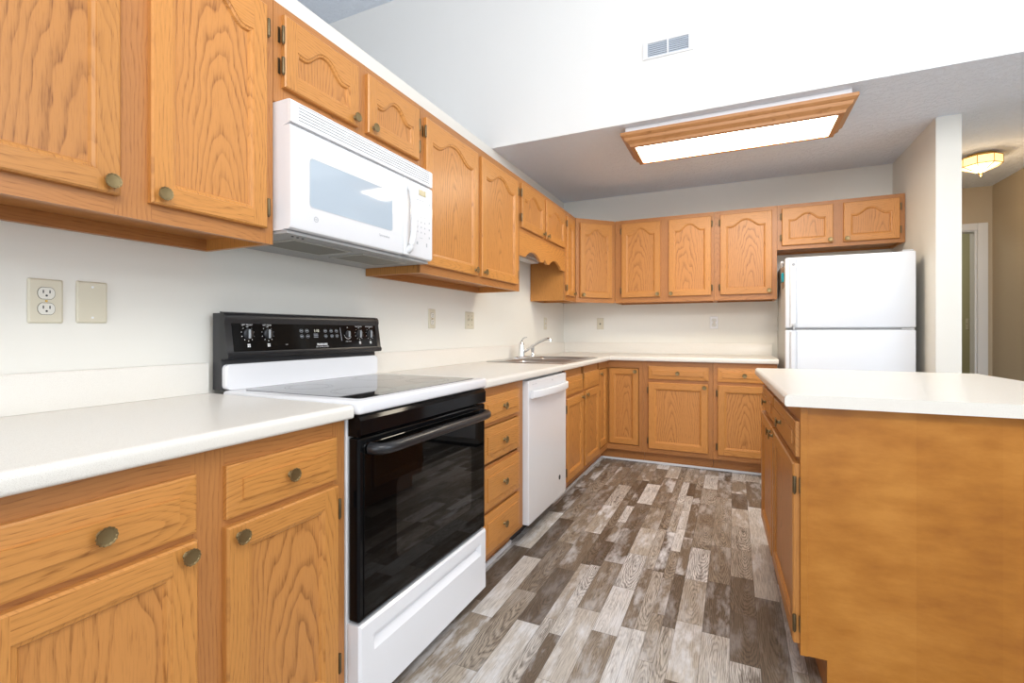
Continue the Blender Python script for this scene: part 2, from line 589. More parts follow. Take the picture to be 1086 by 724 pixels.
def hinge(parent, x, z, side, y=-0.019):
    bm = bmesh.new()
    lathe(bm, [(0.0045, -0.026), (0.0052, -0.024), (0.0052, 0.024), (0.0045, 0.026)], 12, 'z', (side * 0.0048, 0.004, 0))
    lathe(bm, [(0.002, -0.030), (0.003, -0.026)], 10, 'z', (side * 0.0048, 0.004, 0))
    box(bm, min(side * 0.005, side * 0.013), max(side * 0.005, side * 0.013), 0.0165, 0.0188, -0.024, 0.024)
    return fin('hinge', bm, BRASSD, parent, (x, y, z), 0, 40)


def arch_pts(x0, x1, zs, rise, n=28):
    out = []
    for i in range(n + 1):
        t = i / n
        u = abs(2 * t - 1)
        e = 0.74
        if u < e:
            q = u / e
            g = 0.5 * (1 + math.cos(PI * (q ** 1.25)))
        else:
            g = 0.06 * ((u - e) / (1 - e)) ** 1.5
        out.append((x0 + (x1 - x0) * t, zs + rise * g))
    return out


def door_bm(w, h, arch=False, stile=0.048, t=0.019, rise=0.05, lean=False):
    """centre-bottom origin, back at y=0, front at y=-t. mats: 0 upright, 1 lengthwise, 2 panel"""
    bm = bmesh.new()
    x0, x1 = -w / 2, w / 2
    c = 0.004
    back = [(x0, 0, 0), (x1, 0, 0), (x1, 0, h), (x0, 0, h)]
    mid = [(x0, -t + c, 0), (x1, -t + c, 0), (x1, -t + c, h), (x0, -t + c, h)]
    fr = [(x0 + c, -t, c), (x1 - c, -t, c), (x1 - c, -t, h - c), (x0 + c, -t, h - c)]
    loops(bm, [back, mid, fr], 0, True, False)
    a, b = x0 + stile, x1 - stile
    zb = stile
    if arch:
        top = arch_pts(a, b, h - stile - rise, rise)
    else:
        top = [(a, h - stile), (b, h - stile)]
    y = -t
    face(bm, [(x0 + c, y, c), (a, y, c), (a, y, h - c), (x0 + c, y, h - c)], 0)
    face(bm, [(b, y, c), (x1 - c, y, c), (x1 - c, y, h - c), (b, y, h - c)], 0)
    face(bm, [(a, y, c), (b, y, c), (b, y, zb), (a, y, zb)], 1)
    for (p, q) in zip(top, top[1:]):
        face(bm, [(p[0], y, p[1]), (q[0], y, q[1]), (q[0], y, h - c), (p[0], y, h - c)], 1)
    # routed edge of the opening, then the recessed panel
    op = [(a, zb), (b, zb)] + top[::-1]
    cx, cz = (a + b) / 2, (zb + top[0][1]) / 2

    def inset(d):
        n = len(op)
        o = []
        for i in range(n):
            p0, p1, p2 = Vector(op[i - 1]), Vector(op[i]), Vector(op[(i + 1) % n])
            d1, d2 = (p1 - p0), (p2 - p1)
            n1 = Vector((-d1.y, d1.x)).normalized()
            n2 = Vector((-d2.y, d2.x)).normalized()
            k = (n1 + n2)
            k = k / max(k.length_squared / 2, 0.35)
            q = p1 + k * d
            o.append((q.x, q.y))
        return o
    l0 = [(p[0], -t, p[1]) for p in op]
    l1 = [(p[0], -t + 0.0025, p[1]) for p in inset(0.0015)]
    l2 = [(p[0], -t + 0.0042, p[1]) for p in inset(0.0085)]
    l3 = [(p[0], -t + 0.0105, p[1]) for p in inset(0.0125)]
    loops(bm, [l0, l1, l2, l3], 0)
    lo = [bm.verts.new(p) for p in l3]
    bm.faces.new(lo).material_index = 2
    return bm


def door(cab, x0, x1, z0, z1, arch=False, hs=-1, kn=None, nh=2, rise=None, name='door', sink=0.0, frame=None):
    """hs: hinge side -1 left / 1 right / 0 none; kn=(x,z) knob in cabinet coords"""
    w, h = x1 - x0, z1 - z0
    if rise is None:
        rise = 0.056 if h > 0.4 else 0.052
    bm = door_bm(w, h, arch, 0.047 if arch else 0.050, rise=rise)
    d = fin(name, bm, [OAKV, OAKH, OAKP], cab, ((x0 + x1) / 2, sink, z0))
    if hs:
        for z in (0.065, h - 0.065):
            hinge(d, hs * w / 2, z, hs)
    if kn:
        knob(d, kn[0] - (x0 + x1) / 2, kn[1] - z0)
    return d


def drawer(cab, x0, x1, z0, z1, kn=True, inset=0.036):
    w, h = x1 - x0, z1 - z0
    t = 0.019
    bm = bmesh.new()
    a, b = w / 2, h

    def R(i, y):
        return [(-a + i, y, i), (a - i, y, i), (a - i, y, b - i), (-a + i, y, b - i)]
    i = min(inset, h * 0.30)
    loops(bm, [R(0, 0), R(0, -t + 0.008), R(0.004, -t + 0.0065), R(i, -t + 0.0045), R(i + 0.001, -t), R(i + 0.003, -t)], 0, True, True)
    d = fin('drawer', bm, [OAKH], cab, ((x0 + x1) / 2, 0, z0))
    if kn:
        knob(d, 0, h / 2)
    return d


def base_cab(name, label, loc, rz, w, D, stiles, rails, group, ztop=0.876, kick=0.105, toe=0.075):
    """stiles: list of (x0,x1); rails: list of (z0,z1)"""
    c = thing(name, label, 'kitchen cabinet', loc, rz, group)
    bm = bmesh.new()
    box(bm, 0.0005, w - 0.0005, 0.0195, D, kick, ztop - 0.0005, 0)
    fin('carcass', bm, [OAKV], c)
    bm = bmesh.new()
    box(bm, 0.0005, w - 0.0005, toe, D - 0.01, 0.0, kick - 0.0005, 0)
    fin('toe_kick', bm, [OAKDH], c)
    frame(c, w, stiles, rails, kick, ztop - 0.0005)
    return c


def frame(c, w, stiles, rails, z0, z1):
    bm = bmesh.new()
    for a, b in stiles:
        box(bm, a + 0.0005, b - 0.0005, 0, 0.019, z0, z1, 0)
    for a, b in rails:
        xs = sorted(stiles)
        for (p, q) in zip(xs, xs[1:]):
            box(bm, p[1] - 0.0005, q[0] + 0.0005, 0.0003, 0.019, a, b, 1)
    return fin('face_frame', bm, [OAKD, OAKDH], c)


def wall_cab(name, label, loc, rz, w, D, z0, z1, stiles, rails, group, recess=0.036):
    c = thing(name, label, 'kitchen cabinet', loc, rz, group)
    h = z1 - z0
    bm = bmesh.new()
    box(bm, 0.0005, 0.0165, 0.0195, D, 0, h, 0)
    box(bm, w - 0.0165, w - 0.0005, 0.0195, D, 0, h, 0)
    box(bm, 0.0165, w - 0.0165, 0.0195, D, recess, recess + 0.012, 1)
    box(bm, 0.0165, w - 0.0165, 0.0195, D, h - 0.012, h, 1)
    box(bm, 0.0165, w - 0.0165, D - 0.010, D, recess, h - 0.012, 1)
    box(bm, 0.0165, w - 0.0165, D - 0.020, D, 0.0, recess, 1)
    fin('carcass', bm, [OAKV, OAKDH], c)
    frame(c, w, stiles, rails, 0, h)
    return c


G_BASE, G_WALL = 'oak base cabinets', 'oak wall cabinets'
R90 = PI / 2
ZU0, ZU1 = 1.388, 2.146

# ---- left run, base cabinets (local x = world y - origin y)
y0 = 0.25
c = base_cab('base_cabinet', 'oak base cabinet with two drawers over two doors, under the counter left of the range', (XF, y0, 0), R90, 1.029 - y0, 0.605,
             [(0, 0.045), (0.3555, 0.428), (0.734, 0.779)], [(0.105, 0.15), (0.69, 0.722), (0.82, 0.876)], G_BASE)
drawer(c, 0.283 - y0, 0.611 - y0, 0.711, 0.829)
drawer(c, 0.674 - y0, 0.991 - y0, 0.713, 0.829)
door(c, 0.283 - y0, 0.611 - y0, 0.14, 0.697, hs=-1, kn=(0.588 - y0, 0.675))
door(c, 0.672 - y0, 0.991 - y0, 0.14, 0.697, hs=1, kn=(0.699 - y0, 0.672))

y0 = 1.80
c = base_cab('base_cabinet', 'narrow oak base cabinet with a stack of four drawers, between the range and the dishwasher', (XF, y0, 0), R90, 0.49, 0.605,
             [(0, 0.045), (0.42, 0.49)], [(0.105, 0.14), (0.31, 0.33), (0.50, 0.52), (0.695, 0.72), (0.82, 0.876)], G_BASE)
for a, b in ((0.714, 0.832), (0.537, 0.690), (0.328, 0.508), (0.130, 0.306)):
    drawer(c, 1.832 - y0, 2.226 - y0, a, b)

y0 = 2.922
c = base_cab('base_cabinet', 'oak sink base cabinet with two false drawer fronts and two doors, right of the dishwasher', (XF, y0, 0), R90, 0.910, 0.605,
             [(0, 0.05), (0.42, 0.485), (0.875, 0.910)], [(0.105, 0.15), (0.68, 0.71), (0.81, 0.876)], G_BASE, 0.74)
bm = bmesh.new()
drawer(c, 2.966 - y0, 3.347 - y0, 0.700, 0.820, kn=False)
drawer(c, 3.395 - y0, 3.800 - y0, 0.702, 0.820, kn=False)
door(c, 2.972 - y0, 3.347 - y0, 0.138, 0.680, hs=-1, kn=(3.315 - y0, 0.655))
door(c, 3.400 - y0, 3.800 - y0, 0.140, 0.688, hs=1, kn=(3.428 - y0, 0.66))

# ---- corner base cabinet with its folding two-leaf door
c = thing('corner_cabinet', 'oak corner base cabinet with a folding two-leaf door, where the two base runs meet', 'kitchen cabinet', (0, 3.833, 0), 0, G_BASE)
yb = B - 0.61 - 3.833       # local y of the back-run face
bm = bmesh.new()
loops(bm, [[(p[0], p[1], z) for p in ((0.006, 0.001), (XF - 0.03, 0.001), (XF - 0.03, yb + 0.03), (0.913, yb + 0.03), (0.913, B - 3.834), (0.006, B - 3.834))] for z in (0.105, 0.8755)], 0, True, True)
fin('carcass', bm, [OAKV], c)
bm = bmesh.new()
loops(bm, [[(p[0], p[1], z) for p in ((0.006, 0.001), (XF - 0.075, 0.001), (XF - 0.075, yb + 0.075), (0.913, yb + 0.075), (0.913, B - 3.834), (0.006, B - 3.834))] for z in (0, 0.1045)], 0, True, True)
fin('toe_kick', bm, [OAKDH], c)
bm = bmesh.new()
for z0, z1 in ((0.105, 0.150), (0.815, 0.8755)):
    box(bm, XF - 0.019, XF, 0.001, yb, z0, z1, 1)
    box(bm, XF - 0.019, 0.913, yb, yb + 0.019, z0, z1, 1)
box(bm, XF - 0.019, XF, 0.001, 0.03, 0.15, 0.815, 0)
box(bm, 0.880, 0.913, yb, yb + 0.019, 0.15, 0.815, 0)
fin('face_frame', bm, [OAKD, OAKDH], c)
hb = 0.808 - 0.155
d = fin('door', door_bm(yb - 0.034 - 0.019, hb, False, 0.05), [OAKV, OAKH, OAKP], c, (XF - 0.019, 0.032 + (yb - 0.053) / 2, 0.155), R90)
knob(d, -(yb - 0.053) / 2 + 0.04, hb - 0.035, -0.019)
d2 = fin('door', door_bm(0.250, hb, False, 0.045), [OAKV, OAKH, OAKP], c, (XF + 0.014 + 0.125, yb + 0.019, 0.155), 0)
knob(d2, 0.10, hb - 0.025, -0.019)

# ---- back run
x0 = 0.914
c = base_cab('base_cabinet', 'oak base cabinet with one drawer and wide door on the back wall, right of corner', (x0, B - 0.61, 0), 0, 0.546, 0.605,
             [(0, 0.05), (0.511, 0.546)], [(0.105, 0.15), (0.695, 0.73), (0.83, 0.876)], G_BASE)
drawer(c, 0.960 - x0, 1.429 - x0, 0.726, 0.836)
door(c, 0.960 - x0, 1.424 - x0, 0.145, 0.698, hs=-1, kn=(1.398 - x0, 0.673))
x0 = 1.461
c = base_cab('base_cabinet', 'oak base cabinet with drawer and door ending the back run beside the refrigerator', (x0, B - 0.61, 0), 0, 0.450, 0.605,
             [(0, 0.04), (0.412, 0.450)], [(0.105, 0.15), (0.695, 0.73), (0.83, 0.876)], G_BASE)
drawer(c, 1.495 - x0, 1.880 - x0, 0.724, 0.836)
door(c, 1.495 - x0, 1.880 - x0, 0.145, 0.698, hs=-1, kn=(1.855 - x0, 0.673))

# ---- wall cabinets, left run
y0 = 0.25
hU = ZU1 - ZU0
c = wall_cab('wall_cabinet', 'large oak wall cabinet with two arched doors, left of the microwave', (XU, y0, ZU0), R90, 1.0285 - y0, XU - 0.003, ZU0, ZU1,
             [(0, 0.045), (0.360, 0.440), (0.735, 0.7785)], [(0, 0.052), (hU - 0.045, hU)], G_WALL)
door(c, 0.290 - y0, 0.617 - y0, 0.043, 0.717, True, -1, (0.594 - y0, 0.068))
door(c, 0.680 - y0, 0.997 - y0, 0.043, 0.717, True, 1, (0.703 - y0, 0.068))
y0 = 1.0295
zm = 1.834
c = wall_cab('wall_cabinet', 'short oak wall cabinet with two small arched doors, above the white microwave', (XU, y0, zm), R90, 0.760, XU - 0.003, zm, ZU1,
             [(0, 0.045), (0.352, 0.408), (0.722, 0.760)], [(0, 0.055), (ZU1 - zm - 0.04, ZU1 - zm)], G_WALL, 0.012)
door(c, 1.058 - y0, 1.384 - y0, 1.886 - zm, 2.113 - zm, True, -1, (1.362 - y0, 1.912 - zm))
door(c, 1.434 - y0, 1.764 - y0, 1.886 - zm, 2.113 - zm, True, 1, (1.462 - y0, 1.912 - zm))
y0 = 1.791
c = wall_cab('wall_cabinet', 'tall oak wall cabinet with two arched doors, right of the microwave', (XU, y0, ZU0), R90, 2.897 - y0, XU - 0.003, ZU0, ZU1,
             [(0, 0.04), (0.50, 0.575), (1.035, 1.106)], [(0, 0.052), (hU - 0.045, hU)], G_WALL)
door(c, 1.819 - y0, 2.307 - y0, 0.040, 0.714, True, -1, (2.272 - y0, 0.068))
door(c, 2.350 - y0, 2.840 - y0, 0.040, 0.714, True, 1, (2.378 - y0, 0.068))
# valance cabinet over the sink
y0, zs = 2.8975, 1.795
wS = 3.846 - y0
c = wall_cab('wall_cabinet', 'short oak wall cabinet with scalloped valance and two small doors, over the sink', (XU, y0, zs), R90, wS, XU - 0.003, zs, ZU1,
             [(0, 0.03), (0.415, 0.475), (wS - 0.03, wS)], [(0, 0.045), (ZU1 - zs - 0.04, ZU1 - zs)], G_WALL, 0.010)
door(c, 2.908 - y0, 3.325 - y0, 1.817 - zs, 2.112 - zs, True, -1, (3.300 - y0, 1.842 - zs))
door(c, 3.362 - y0, 3.803 - y0, 1.817 - zs, 2.112 - zs, True, 0, (3.388 - y0, 1.842 - zs))
bm = bmesh.new()
pts = []
hw = wS / 2 - 0.002
for i in range(121):
    u = abs(i / 60.0 - 1)               # 0 centre .. 1 end
    if u > 0.78:
        z = -0.164
    elif u > 0.22:
        q = (0.78 - u) / 0.56
        z = -0.163 + 0.046 * math.sin(PI * q) ** 0.75 + 0.009 * q
    elif u > 0.065:
        q = (0.22 - u) / 0.155
        z = -0.154 - 0.006 * math.sin(PI * q)
    else:
        z = -0.154 + 0.022 * (1 - u / 0.065) ** 0.7
    pts.append((wS / 2 + hw * (i / 60.0 - 1), z))
n = len(pts)
for (p, q) in zip(pts, pts[1:]):
    for ya, flip in ((0.0, 0), (0.018, 1)):
        face(bm, [(p[0], ya, p[1]), (q[0], ya, q[1]), (q[0], ya, -0.001), (p[0], ya, -0.001)])
    face(bm, [(p[0], 0, p[1]), (q[0], 0, q[1]), (q[0], 0.018, q[1]), (p[0], 0.018, p[1])])
for p in (pts[0], pts[-1]):
    face(bm, [(p[0], 0, p[1]), (p[0], 0.018, p[1]), (p[0], 0.018, -0.001), (p[0], 0, -0.001)])
bmesh.ops.remove_doubles(bm, verts=bm.verts[:], dist=1e-5)
fin('valance', bm, [OAKH], c)
# narrow cabinet
y0 = 3.8465
c = wall_cab('wall_cabinet', 'narrow oak wall cabinet with one slim arched door, between valance and corner', (XU, y0, ZU0), R90, B - 0.611 - y0, XU - 0.003, ZU0, ZU1,
             [(0, 0.028), (0.235, B - 0.611 - y0)], [(0, 0.052), (hU - 0.045, hU)], G_WALL)
door(c, 0.014, 0.222, 0.042, 0.715, True, -1, (0.20, 0.068), rise=0.04)
# diagonal corner cabinet
c = thing('corner_cabinet', 'oak diagonal corner wall cabinet with one arched door, above the inside corner', 'kitchen cabinet', (XU, B - 0.61, ZU0), PI / 4, G_WALL)
wd_ = 0.29 * math.sqrt(2)
rot = Matrix.Rotation(-PI / 4, 2)
poly = [(0.003, B - 0.003), (0.003, B - 0.609), (XU - 0.001, B - 0.609), (0.609, B - 0.321), (0.609, B - 0.003)]
pl = [rot @ (Vector(p) - Vector((XU, B - 0.61))) for p in poly]
pl = [(p.x, max(p.y, 0.0195) if abs(p.y) < 0.02 else p.y) for p in pl]
bm = bmesh.new()
loops(bm, [[(p[0], p[1], z) for p in pl] for z in (0.030, hU)], 0, True, True)
fin('carcass', bm, [OAKV], c)
frame(c, wd_, [(0.002, 0.055), (wd_ - 0.055, wd_ - 0.002)], [(0, 0.052), (hU - 0.045, hU)], 0, hU)
door(c, 0.040, wd_ - 0.040, 0.042, 0.715, True, 0, (0.068, 0.068))
# ---- wall cabinets, back run
x0 = 0.6105
c = wall_cab('wall_cabinet', 'oak wall cabinet with two arched doors on the back wall, right of corner', (x0, B - XU, ZU0), 0, 1.462 - x0, XU - 0.003, ZU0, ZU1,
             [(0, 0.075), (0.395, 0.490), (0.815, 1.462 - x0)], [(0, 0.055), (hU - 0.045, hU)], G_WALL)
door(c, 0.672 - x0, 1.017 - x0, 0.046, 0.722, True, -1, (0.995 - x0, 0.072))
door(c, 1.088 - x0, 1.436 - x0, 0.046, 0.722, True, 1, (1.110 - x0, 0.072))
x0 = 1.4625
c = wall_cab('wall_cabinet', 'oak wall cabinet with a single arched door, left of the refrigerator top', (x0, B - XU, ZU0), 0, 1.930 - x0, XU - 0.003, ZU0, ZU1,
             [(0, 0.05), (0.42, 1.930 - x0)], [(0, 0.055), (hU - 0.045, hU)], G_WALL)
door(c, 1.507 - x0, 1.894 - x0, 0.046, 0.722, True, -1, (1.872 - x0, 0.072))
x0, zf = 1.9305, 1.785
c = wall_cab('wall_cabinet', 'short wide oak wall cabinet with two small arched doors, over the white refrigerator', (x0, B - XU, zf), 0, 2.760 - x0, XU - 0.003, zf, ZU1,
             [(0, 0.04), (0.37, 0.455), (2.760 - x0 - 0.045, 2.760 - x0)], [(0, 0.035), (ZU1 - zf - 0.038, ZU1 - zf)], G_WALL, 0.015)
door(c, 1.963 - x0, 2.311 - x0, 1.815 - zf, 2.115 - zf, True, -1, (2.290 - x0, 1.838 - zf), rise=0.048)
door(c, 2.378 - x0, 2.727 - x0, 1.815 - zf, 2.115 - zf, True, 1, (2.400 - x0, 1.838 - zf), rise=0.048)

# ---------------------------------------------------------------- counters
def nose(back, front, z0=0.8765, z1=0.914, r=0.014, flip=False):
    """(depth, z) profile; front edge rolled over"""
    p = [(back, z0), (front - 0.006, z0)]
    s = 1 if front > back else -1
    p = [(back, z0), (front - s * 0.005, z0), (front - s * 0.001, z0 + 0.003), (front, z0 + 0.008)]
    for k in range(7):
        a = math.radians(90 * k / 6)
        p.append((front - s * r + s * r * math.cos(a), z1 - r + r * math.sin(a)))
    p.append((back, z1))
    return p


XC = 0.648
c = thing('countertop', 'white laminate countertop left of the range, above the two-drawer cabinet', 'countertop', (0, 0.24, 0), 0, None)
bm = bmesh.new()
extr(bm, nose(0.002, XC), 'y', 0, 1.026 - 0.24)
fin('worktop', bm, LAM, c, smooth=50)
bm = bmesh.new()
extr(bm, [(0.002, 0.9145), (0.020, 0.9145), (0.020, 1.010), (0.0165, 1.015), (0.002, 1.0155)], 'y', 0, 1.022 - 0.24)
fin('backsplash', bm, LAM, c, smooth=40)

c = thing('countertop', 'long L-shaped white laminate countertop holding the sink, along left and back walls', 'countertop', (0, 1.793, 0), 0, None)
bm = bmesh.new()
o = 1.793
SX0, SX1, SY0, SY1 = 0.092, 0.607, 2.918, 3.722      # cut-out for the sink
extr(bm, nose(0.002, XC), 'y', 0, SY0 - o)
extr(bm, nose(SX1, XC), 'y', SY0 - o, SY1 - o)
box(bm, 0.002, SX0, SY0 - o, SY1 - o, 0.8765, 0.914)
extr(bm, nose(0.002, XC), 'y', SY1 - o, B - XC - o)
box(bm, 0.002, XC, B - XC - o, B - 0.002 - o, 0.8765, 0.914)
extr(bm, nose(B - 0.002 - o, B - XC - o), 'x', XC, 1.918)
fin('worktop', bm, LAM, c, smooth=50)
bm = bmesh.new()
pr = [(0.002, 0.9145), (0.020, 0.9145), (0.020, 1.010), (0.0165, 1.015), (0.002, 1.0155)]
extr(bm, pr, 'y', 0.004, B - 0.022 - o)
extr(bm, [(B - o - a, b) for a, b in pr], 'x', 0.002, 1.914)
fin('backsplash', bm, LAM, c, smooth=40)

# ---------------------------------------------------------------- sink, faucet, sprayer
c = thing('kitchen_sink', 'stainless double-bowl sink set in the L-shaped counter', 'sink', (0, 0, 0.914), 0)
bm = bmesh.new()
bowls = [(2.945, 3.300), (3.340, 3.695)]
bx0, bx1 = 0.165, 0.585
X0, X1, Y0_, Y1_ = 0.075, 0.625, 2.900, 3.742
# rim made of strips around the two bowls
zr = 0.006
for a in ((X0, bx0, Y0_, Y1_), (bx1, X1, Y0_, Y1_), (bx0, bx1, Y0_, bowls[0][0]), (bx0, bx1, bowls[0][1], bowls[1][0]), (bx0, bx1, bowls[1][1], Y1_)):
    face(bm, [(a[0], a[2], zr), (a[1], a[2], zr), (a[1], a[3], zr), (a[0], a[3], zr)])
rim = [(X0, Y0_), (X1, Y0_), (X1, Y1_), (X0, Y1_)]
loops(bm, [[(p[0], p[1], zr) for p in rim], [(X0 - .004, Y0_ - .004, 0.0005), (X1 + .004, Y0_ - .004, 0.0005), (X1 + .004, Y1_ + .004, 0.0005), (X0 - .004, Y1_ + .004, 0.0005)]])
fin('rim', bm, STEEL, c)
for ya, yb_ in bowls:
    bm = bmesh.new()
    ls = []
    for ins, z, r in ((0.0, zr, 0.001), (0.003, 0.002, 0.03), (0.010, -0.02, 0.045), (0.014, -0.13, 0.05), (0.035, -0.160, 0.05), (0.12, -0.168, 0.04)):
        ls.append([(p[0], p[1], z) for p in rrect(bx0 + ins, bx1 - ins, ya + ins, yb_ - ins, r)])
    loops(bm, ls, 0, False, True)
    bw = fin('bowl', bm, STEEL, c, smooth=50)
    bm = bmesh.new()
    lathe(bm, [(0.042, -0.1675), (0.042, -0.164), (0.034, -0.1635), (0.028, -0.166)], 24, 'z', ((bx0 + bx1) / 2, (ya + yb_) / 2, 0))
    fin('drain', bm, CHROME, bw, smooth=40)

c = thing('faucet', 'chrome single-lever faucet standing behind the sink bowls', 'faucet', (0.115, 3.40, 0.9205), 0)
bm = bmesh.new()
loops(bm, [[(p[0], p[1], z) for p in rrect(-0.03 + i, 0.03 - i, -0.125 + i, 0.125 - i, 0.028 - i)] for i, z in ((0, 0), (0, 0.006), (0.006, 0.012))], 0, True, True)
fin('base_plate', bm, CHROME, c, smooth=40)
bm = bmesh.new()
lathe(bm, [(0.026, 0.0125), (0.025, 0.02), (0.0235, 0.06), (0.023, 0.085), (0.021, 0.10), (0.017, 0.115), (0.011, 0.127), (0.004, 0.132)], 28)
fin('body', bm, CHROME, c, smooth=40)
bm = bmesh.new()
tube(bm, [(0.0, 0, 0.118), (0.004, 0.0, 0.135), (0.014, 0.0, 0.150), (0.030, 0.0, 0.158), (0.046, 0.0, 0.160)], [0.008, 0.007, 0.006, 0.005, 0.004])
fin('lever', bm, CHROME, c, smooth=40)
bm = bmesh.new()
tube(bm, [(0.018, 0, 0.045), (0.05, 0, 0.062), (0.10, 0, 0.096), (0.15, 0, 0.126), (0.19, 0, 0.142), (0.215, 0, 0.147), (0.232, 0, 0.146), (0.238, 0, 0.138), (0.239, 0, 0.126)], [0.011, 0.0105, 0.010, 0.0098, 0.0098, 0.010, 0.011, 0.0115, 0.0115])
fin('spout', bm, CHROME, c, smooth=40)
c = thing('side_sprayer', 'small chrome side sprayer standing right of the faucet lever', 'sink sprayer', (0.115, 3.625, 0.9205), 0)
bm = bmesh.new()
lathe(bm, [(0.021, 0), (0.020, 0.008), (0.014, 0.016), (0.012, 0.03)], 20)
fin('holder', bm, CHROME, c, smooth=40)
bm = bmesh.new()
lathe(bm, [(0.010, 0.0305), (0.012, 0.05), (0.014, 0.075), (0.012, 0.09), (0.004, 0.096)], 20)
fin('spray_head', bm, GALV, c, smooth=40)

# ---------------------------------------------------------------- range (local: x = world y, -y = out of the front, origin on the floor)
RX = 0.662                      # world x of the oven-door front
c = thing('kitchen_range', 'white electric range with black glass oven door and black control panel', 'stove', (RX, 1.0305, 0), R90)
w = 0.757
D = RX - 0.02


def rl(x):                      # depth behind the front from world x
    return RX - x


bm = bmesh.new()
box(bm, 0.001, w - 0.001, rl(0.615), D - 0.01, 0.03, 0.884, 0, 0.003)
box(bm, 0.03, w - 0.03, 0.06, D - 0.03, 0.0, 0.03, 1)
fin('body', bm, [WHITE, MATB], c)
bm = bmesh.new()
box(bm, 0.0, w, rl(0.665), rl(0.075), 0.885, 0.924, 0, 0.010, 3)
ct = fin('cooktop', bm, [WHITE], c, smooth=50)
bm = bmesh.new()
loops(bm, [[(p[0], p[1], z) for p in rrect(0.040, w - 0.040, rl(0.628), rl(0.125), 0.018)] for z in (0.9242, 0.9256)], 0, True, True)
gl = fin('glass_top', bm, COOKG, ct)
for bx_, by_, br in ((0.20, rl(0.50), 0.105), (0.56, rl(0.50), 0.085), (0.20, rl(0.25), 0.080), (0.56, rl(0.25), 0.105)):
    bm = bmesh.new()
    for rr in (br, br - 0.012):
        loops(bm, [[(bx_ + q * math.cos(2 * PI * k / 48), by_ + q * math.sin(2 * PI * k / 48), 0.9258) for k in range(48)] for q in (rr, rr - 0.0012)])
    fin('burner_ring', bm, plain('burner_print', (0.018, 0.017, 0.016), 0.06), gl)
# black strip above the door
bm = bmesh.new()
extr(bm, [(0.045, 0.822), (0.004, 0.822), (0.0, 0.827), (0.0, 0.868), (0.008, 0.880), (0.045, 0.884)], 'x', 0.006, w - 0.006)
fin('front_strip', bm, GLOSSB, c, smooth=30)
# oven door
bm = bmesh.new()
box(bm, 0.004, w - 0.004, 0.004, 0.043, 0.298, 0.818, 0, 0.006, 2)
dr = fin('oven_door', bm, [GLOSSB], c)
bm = bmesh.new()
loops(bm, [[(p[0], y, p[1]) for p in rrect(0.022 + i, w - 0.022 - i, 0.306 + i, 0.800 - i, 0.008)] for i, y in ((0, 0.0045), (0.0, 0.0025), (0.002, 0.001))], 0, True, True)
gp = fin('glass', bm, OVENG, dr)
bm = bmesh.new()
for y, s_, m_ in ((0.0006, 0.0, 0),):
    loops(bm, [[(p[0], 0.0008, p[1]) for p in rrect(0.165 + i, w - 0.125 - i, 0.415 + i, 0.665 - i, 0.025)] for i in (0, 0.0001)], 0, False, True)
fin('oven_window', bm, OVENW, dr)
bm = bmesh.new()
tube(bm, [(0.045, 0.000, 0.784), (0.047, -0.016, 0.784), (0.055, -0.034, 0.784), (0.075, -0.044, 0.784), (0.11, -0.048, 0.784), (w / 2, -0.050, 0.785), (w - 0.11, -0.048, 0.784), (w - 0.075, -0.044, 0.784), (w - 0.055, -0.034, 0.784), (w - 0.047, -0.016, 0.784), (w - 0.045, 0.000, 0.784)],
     [0.017, 0.017, 0.0165, 0.016, 0.0155, 0.0155, 0.0155, 0.016, 0.0165, 0.017, 0.017], 16)
fin('handle', bm, SATB, dr, smooth=50)
# storage drawer with its long pressed recess
bm = bmesh.new()
zA, zB = 0.042, 0.290
P = [(0.003, 0.045, zA), (w - 0.003, 0.045, zA), (w - 0.003, 0.045, zB), (0.003, 0.045, zB)]
Q = [(0.003, 0.006, zA), (w - 0.003, 0.006, zA), (w - 0.003, 0.006, zB), (0.003, 0.006, zB)]
Rr = [(0.010, -0.002, zA + 0.006), (w - 0.010, -0.002, zA + 0.006), (w - 0.010, -0.002, zB - 0.006), (0.010, -0.002, zB - 0.006)]
loops(bm, [P, Q, Rr], 0, True)
a0, a1, b0, b1 = 0.060, w - 0.050, 0.196, 0.244
T0 = [(a0, -0.002, b0), (a1, -0.002, b0), (a1, -0.002, b1), (a0, -0.002, b1)]
T1 = [(a0 + 0.012, 0.016, b0 + 0.022), (a1 - 0.012, 0.016, b0 + 0.022), (a1 - 0.012, 0.016, b1 - 0.003), (a0 + 0.012, 0.016, b1 - 0.003)]
loops(bm, [Rr, T0, T1], 0, False, True)
bmesh.ops.remove_doubles(bm, verts=bm.verts[:], dist=1e-5)
fin('storage_drawer', bm, WHITE, c)
# backguard
bm = bmesh.new()
dB = rl(0.022)
extr(bm, [(dB, 0.925), (rl(0.066), 0.925), (rl(0.066), 1.02), (rl(0.062), 1.032), (rl(0.062), 1.182), (dB, 1.182)], 'x', 0.004, w - 0.004)
bg = fin('backguard', bm, [MATB], c, smooth=30)
bm = bmesh.new()      # white riser with rounded lower corners
loops(bm, [[(p[0], y, p[1]) for p in rrect(0.006 + i, w - 0.006 - i, 0.9245, 1.010 - i, 0.016)] for i, y in ((0, rl(0.0665)), (0, rl(0.082)), (0.004, rl(0.087)))], 0, True, True)
fin('riser', bm, WHITE, c, smooth=30)
bm = bmesh.new()      # black housing with rolled edge and a sloped face
prof = [(rl(0.062), 1.026), (rl(0.100), 1.030), (rl(0.1035), 1.036), (rl(0.1035), 1.044), (rl(0.098), 1.050), (rl(0.083), 1.150), (rl(0.086), 1.160), (rl(0.084), 1.175), (rl(0.077), 1.184), (rl(0.062), 1.187)]
extr(bm, prof, 'x', 0.003, w - 0.003)
fin('housing', bm, [SATB], bg, smooth=40)
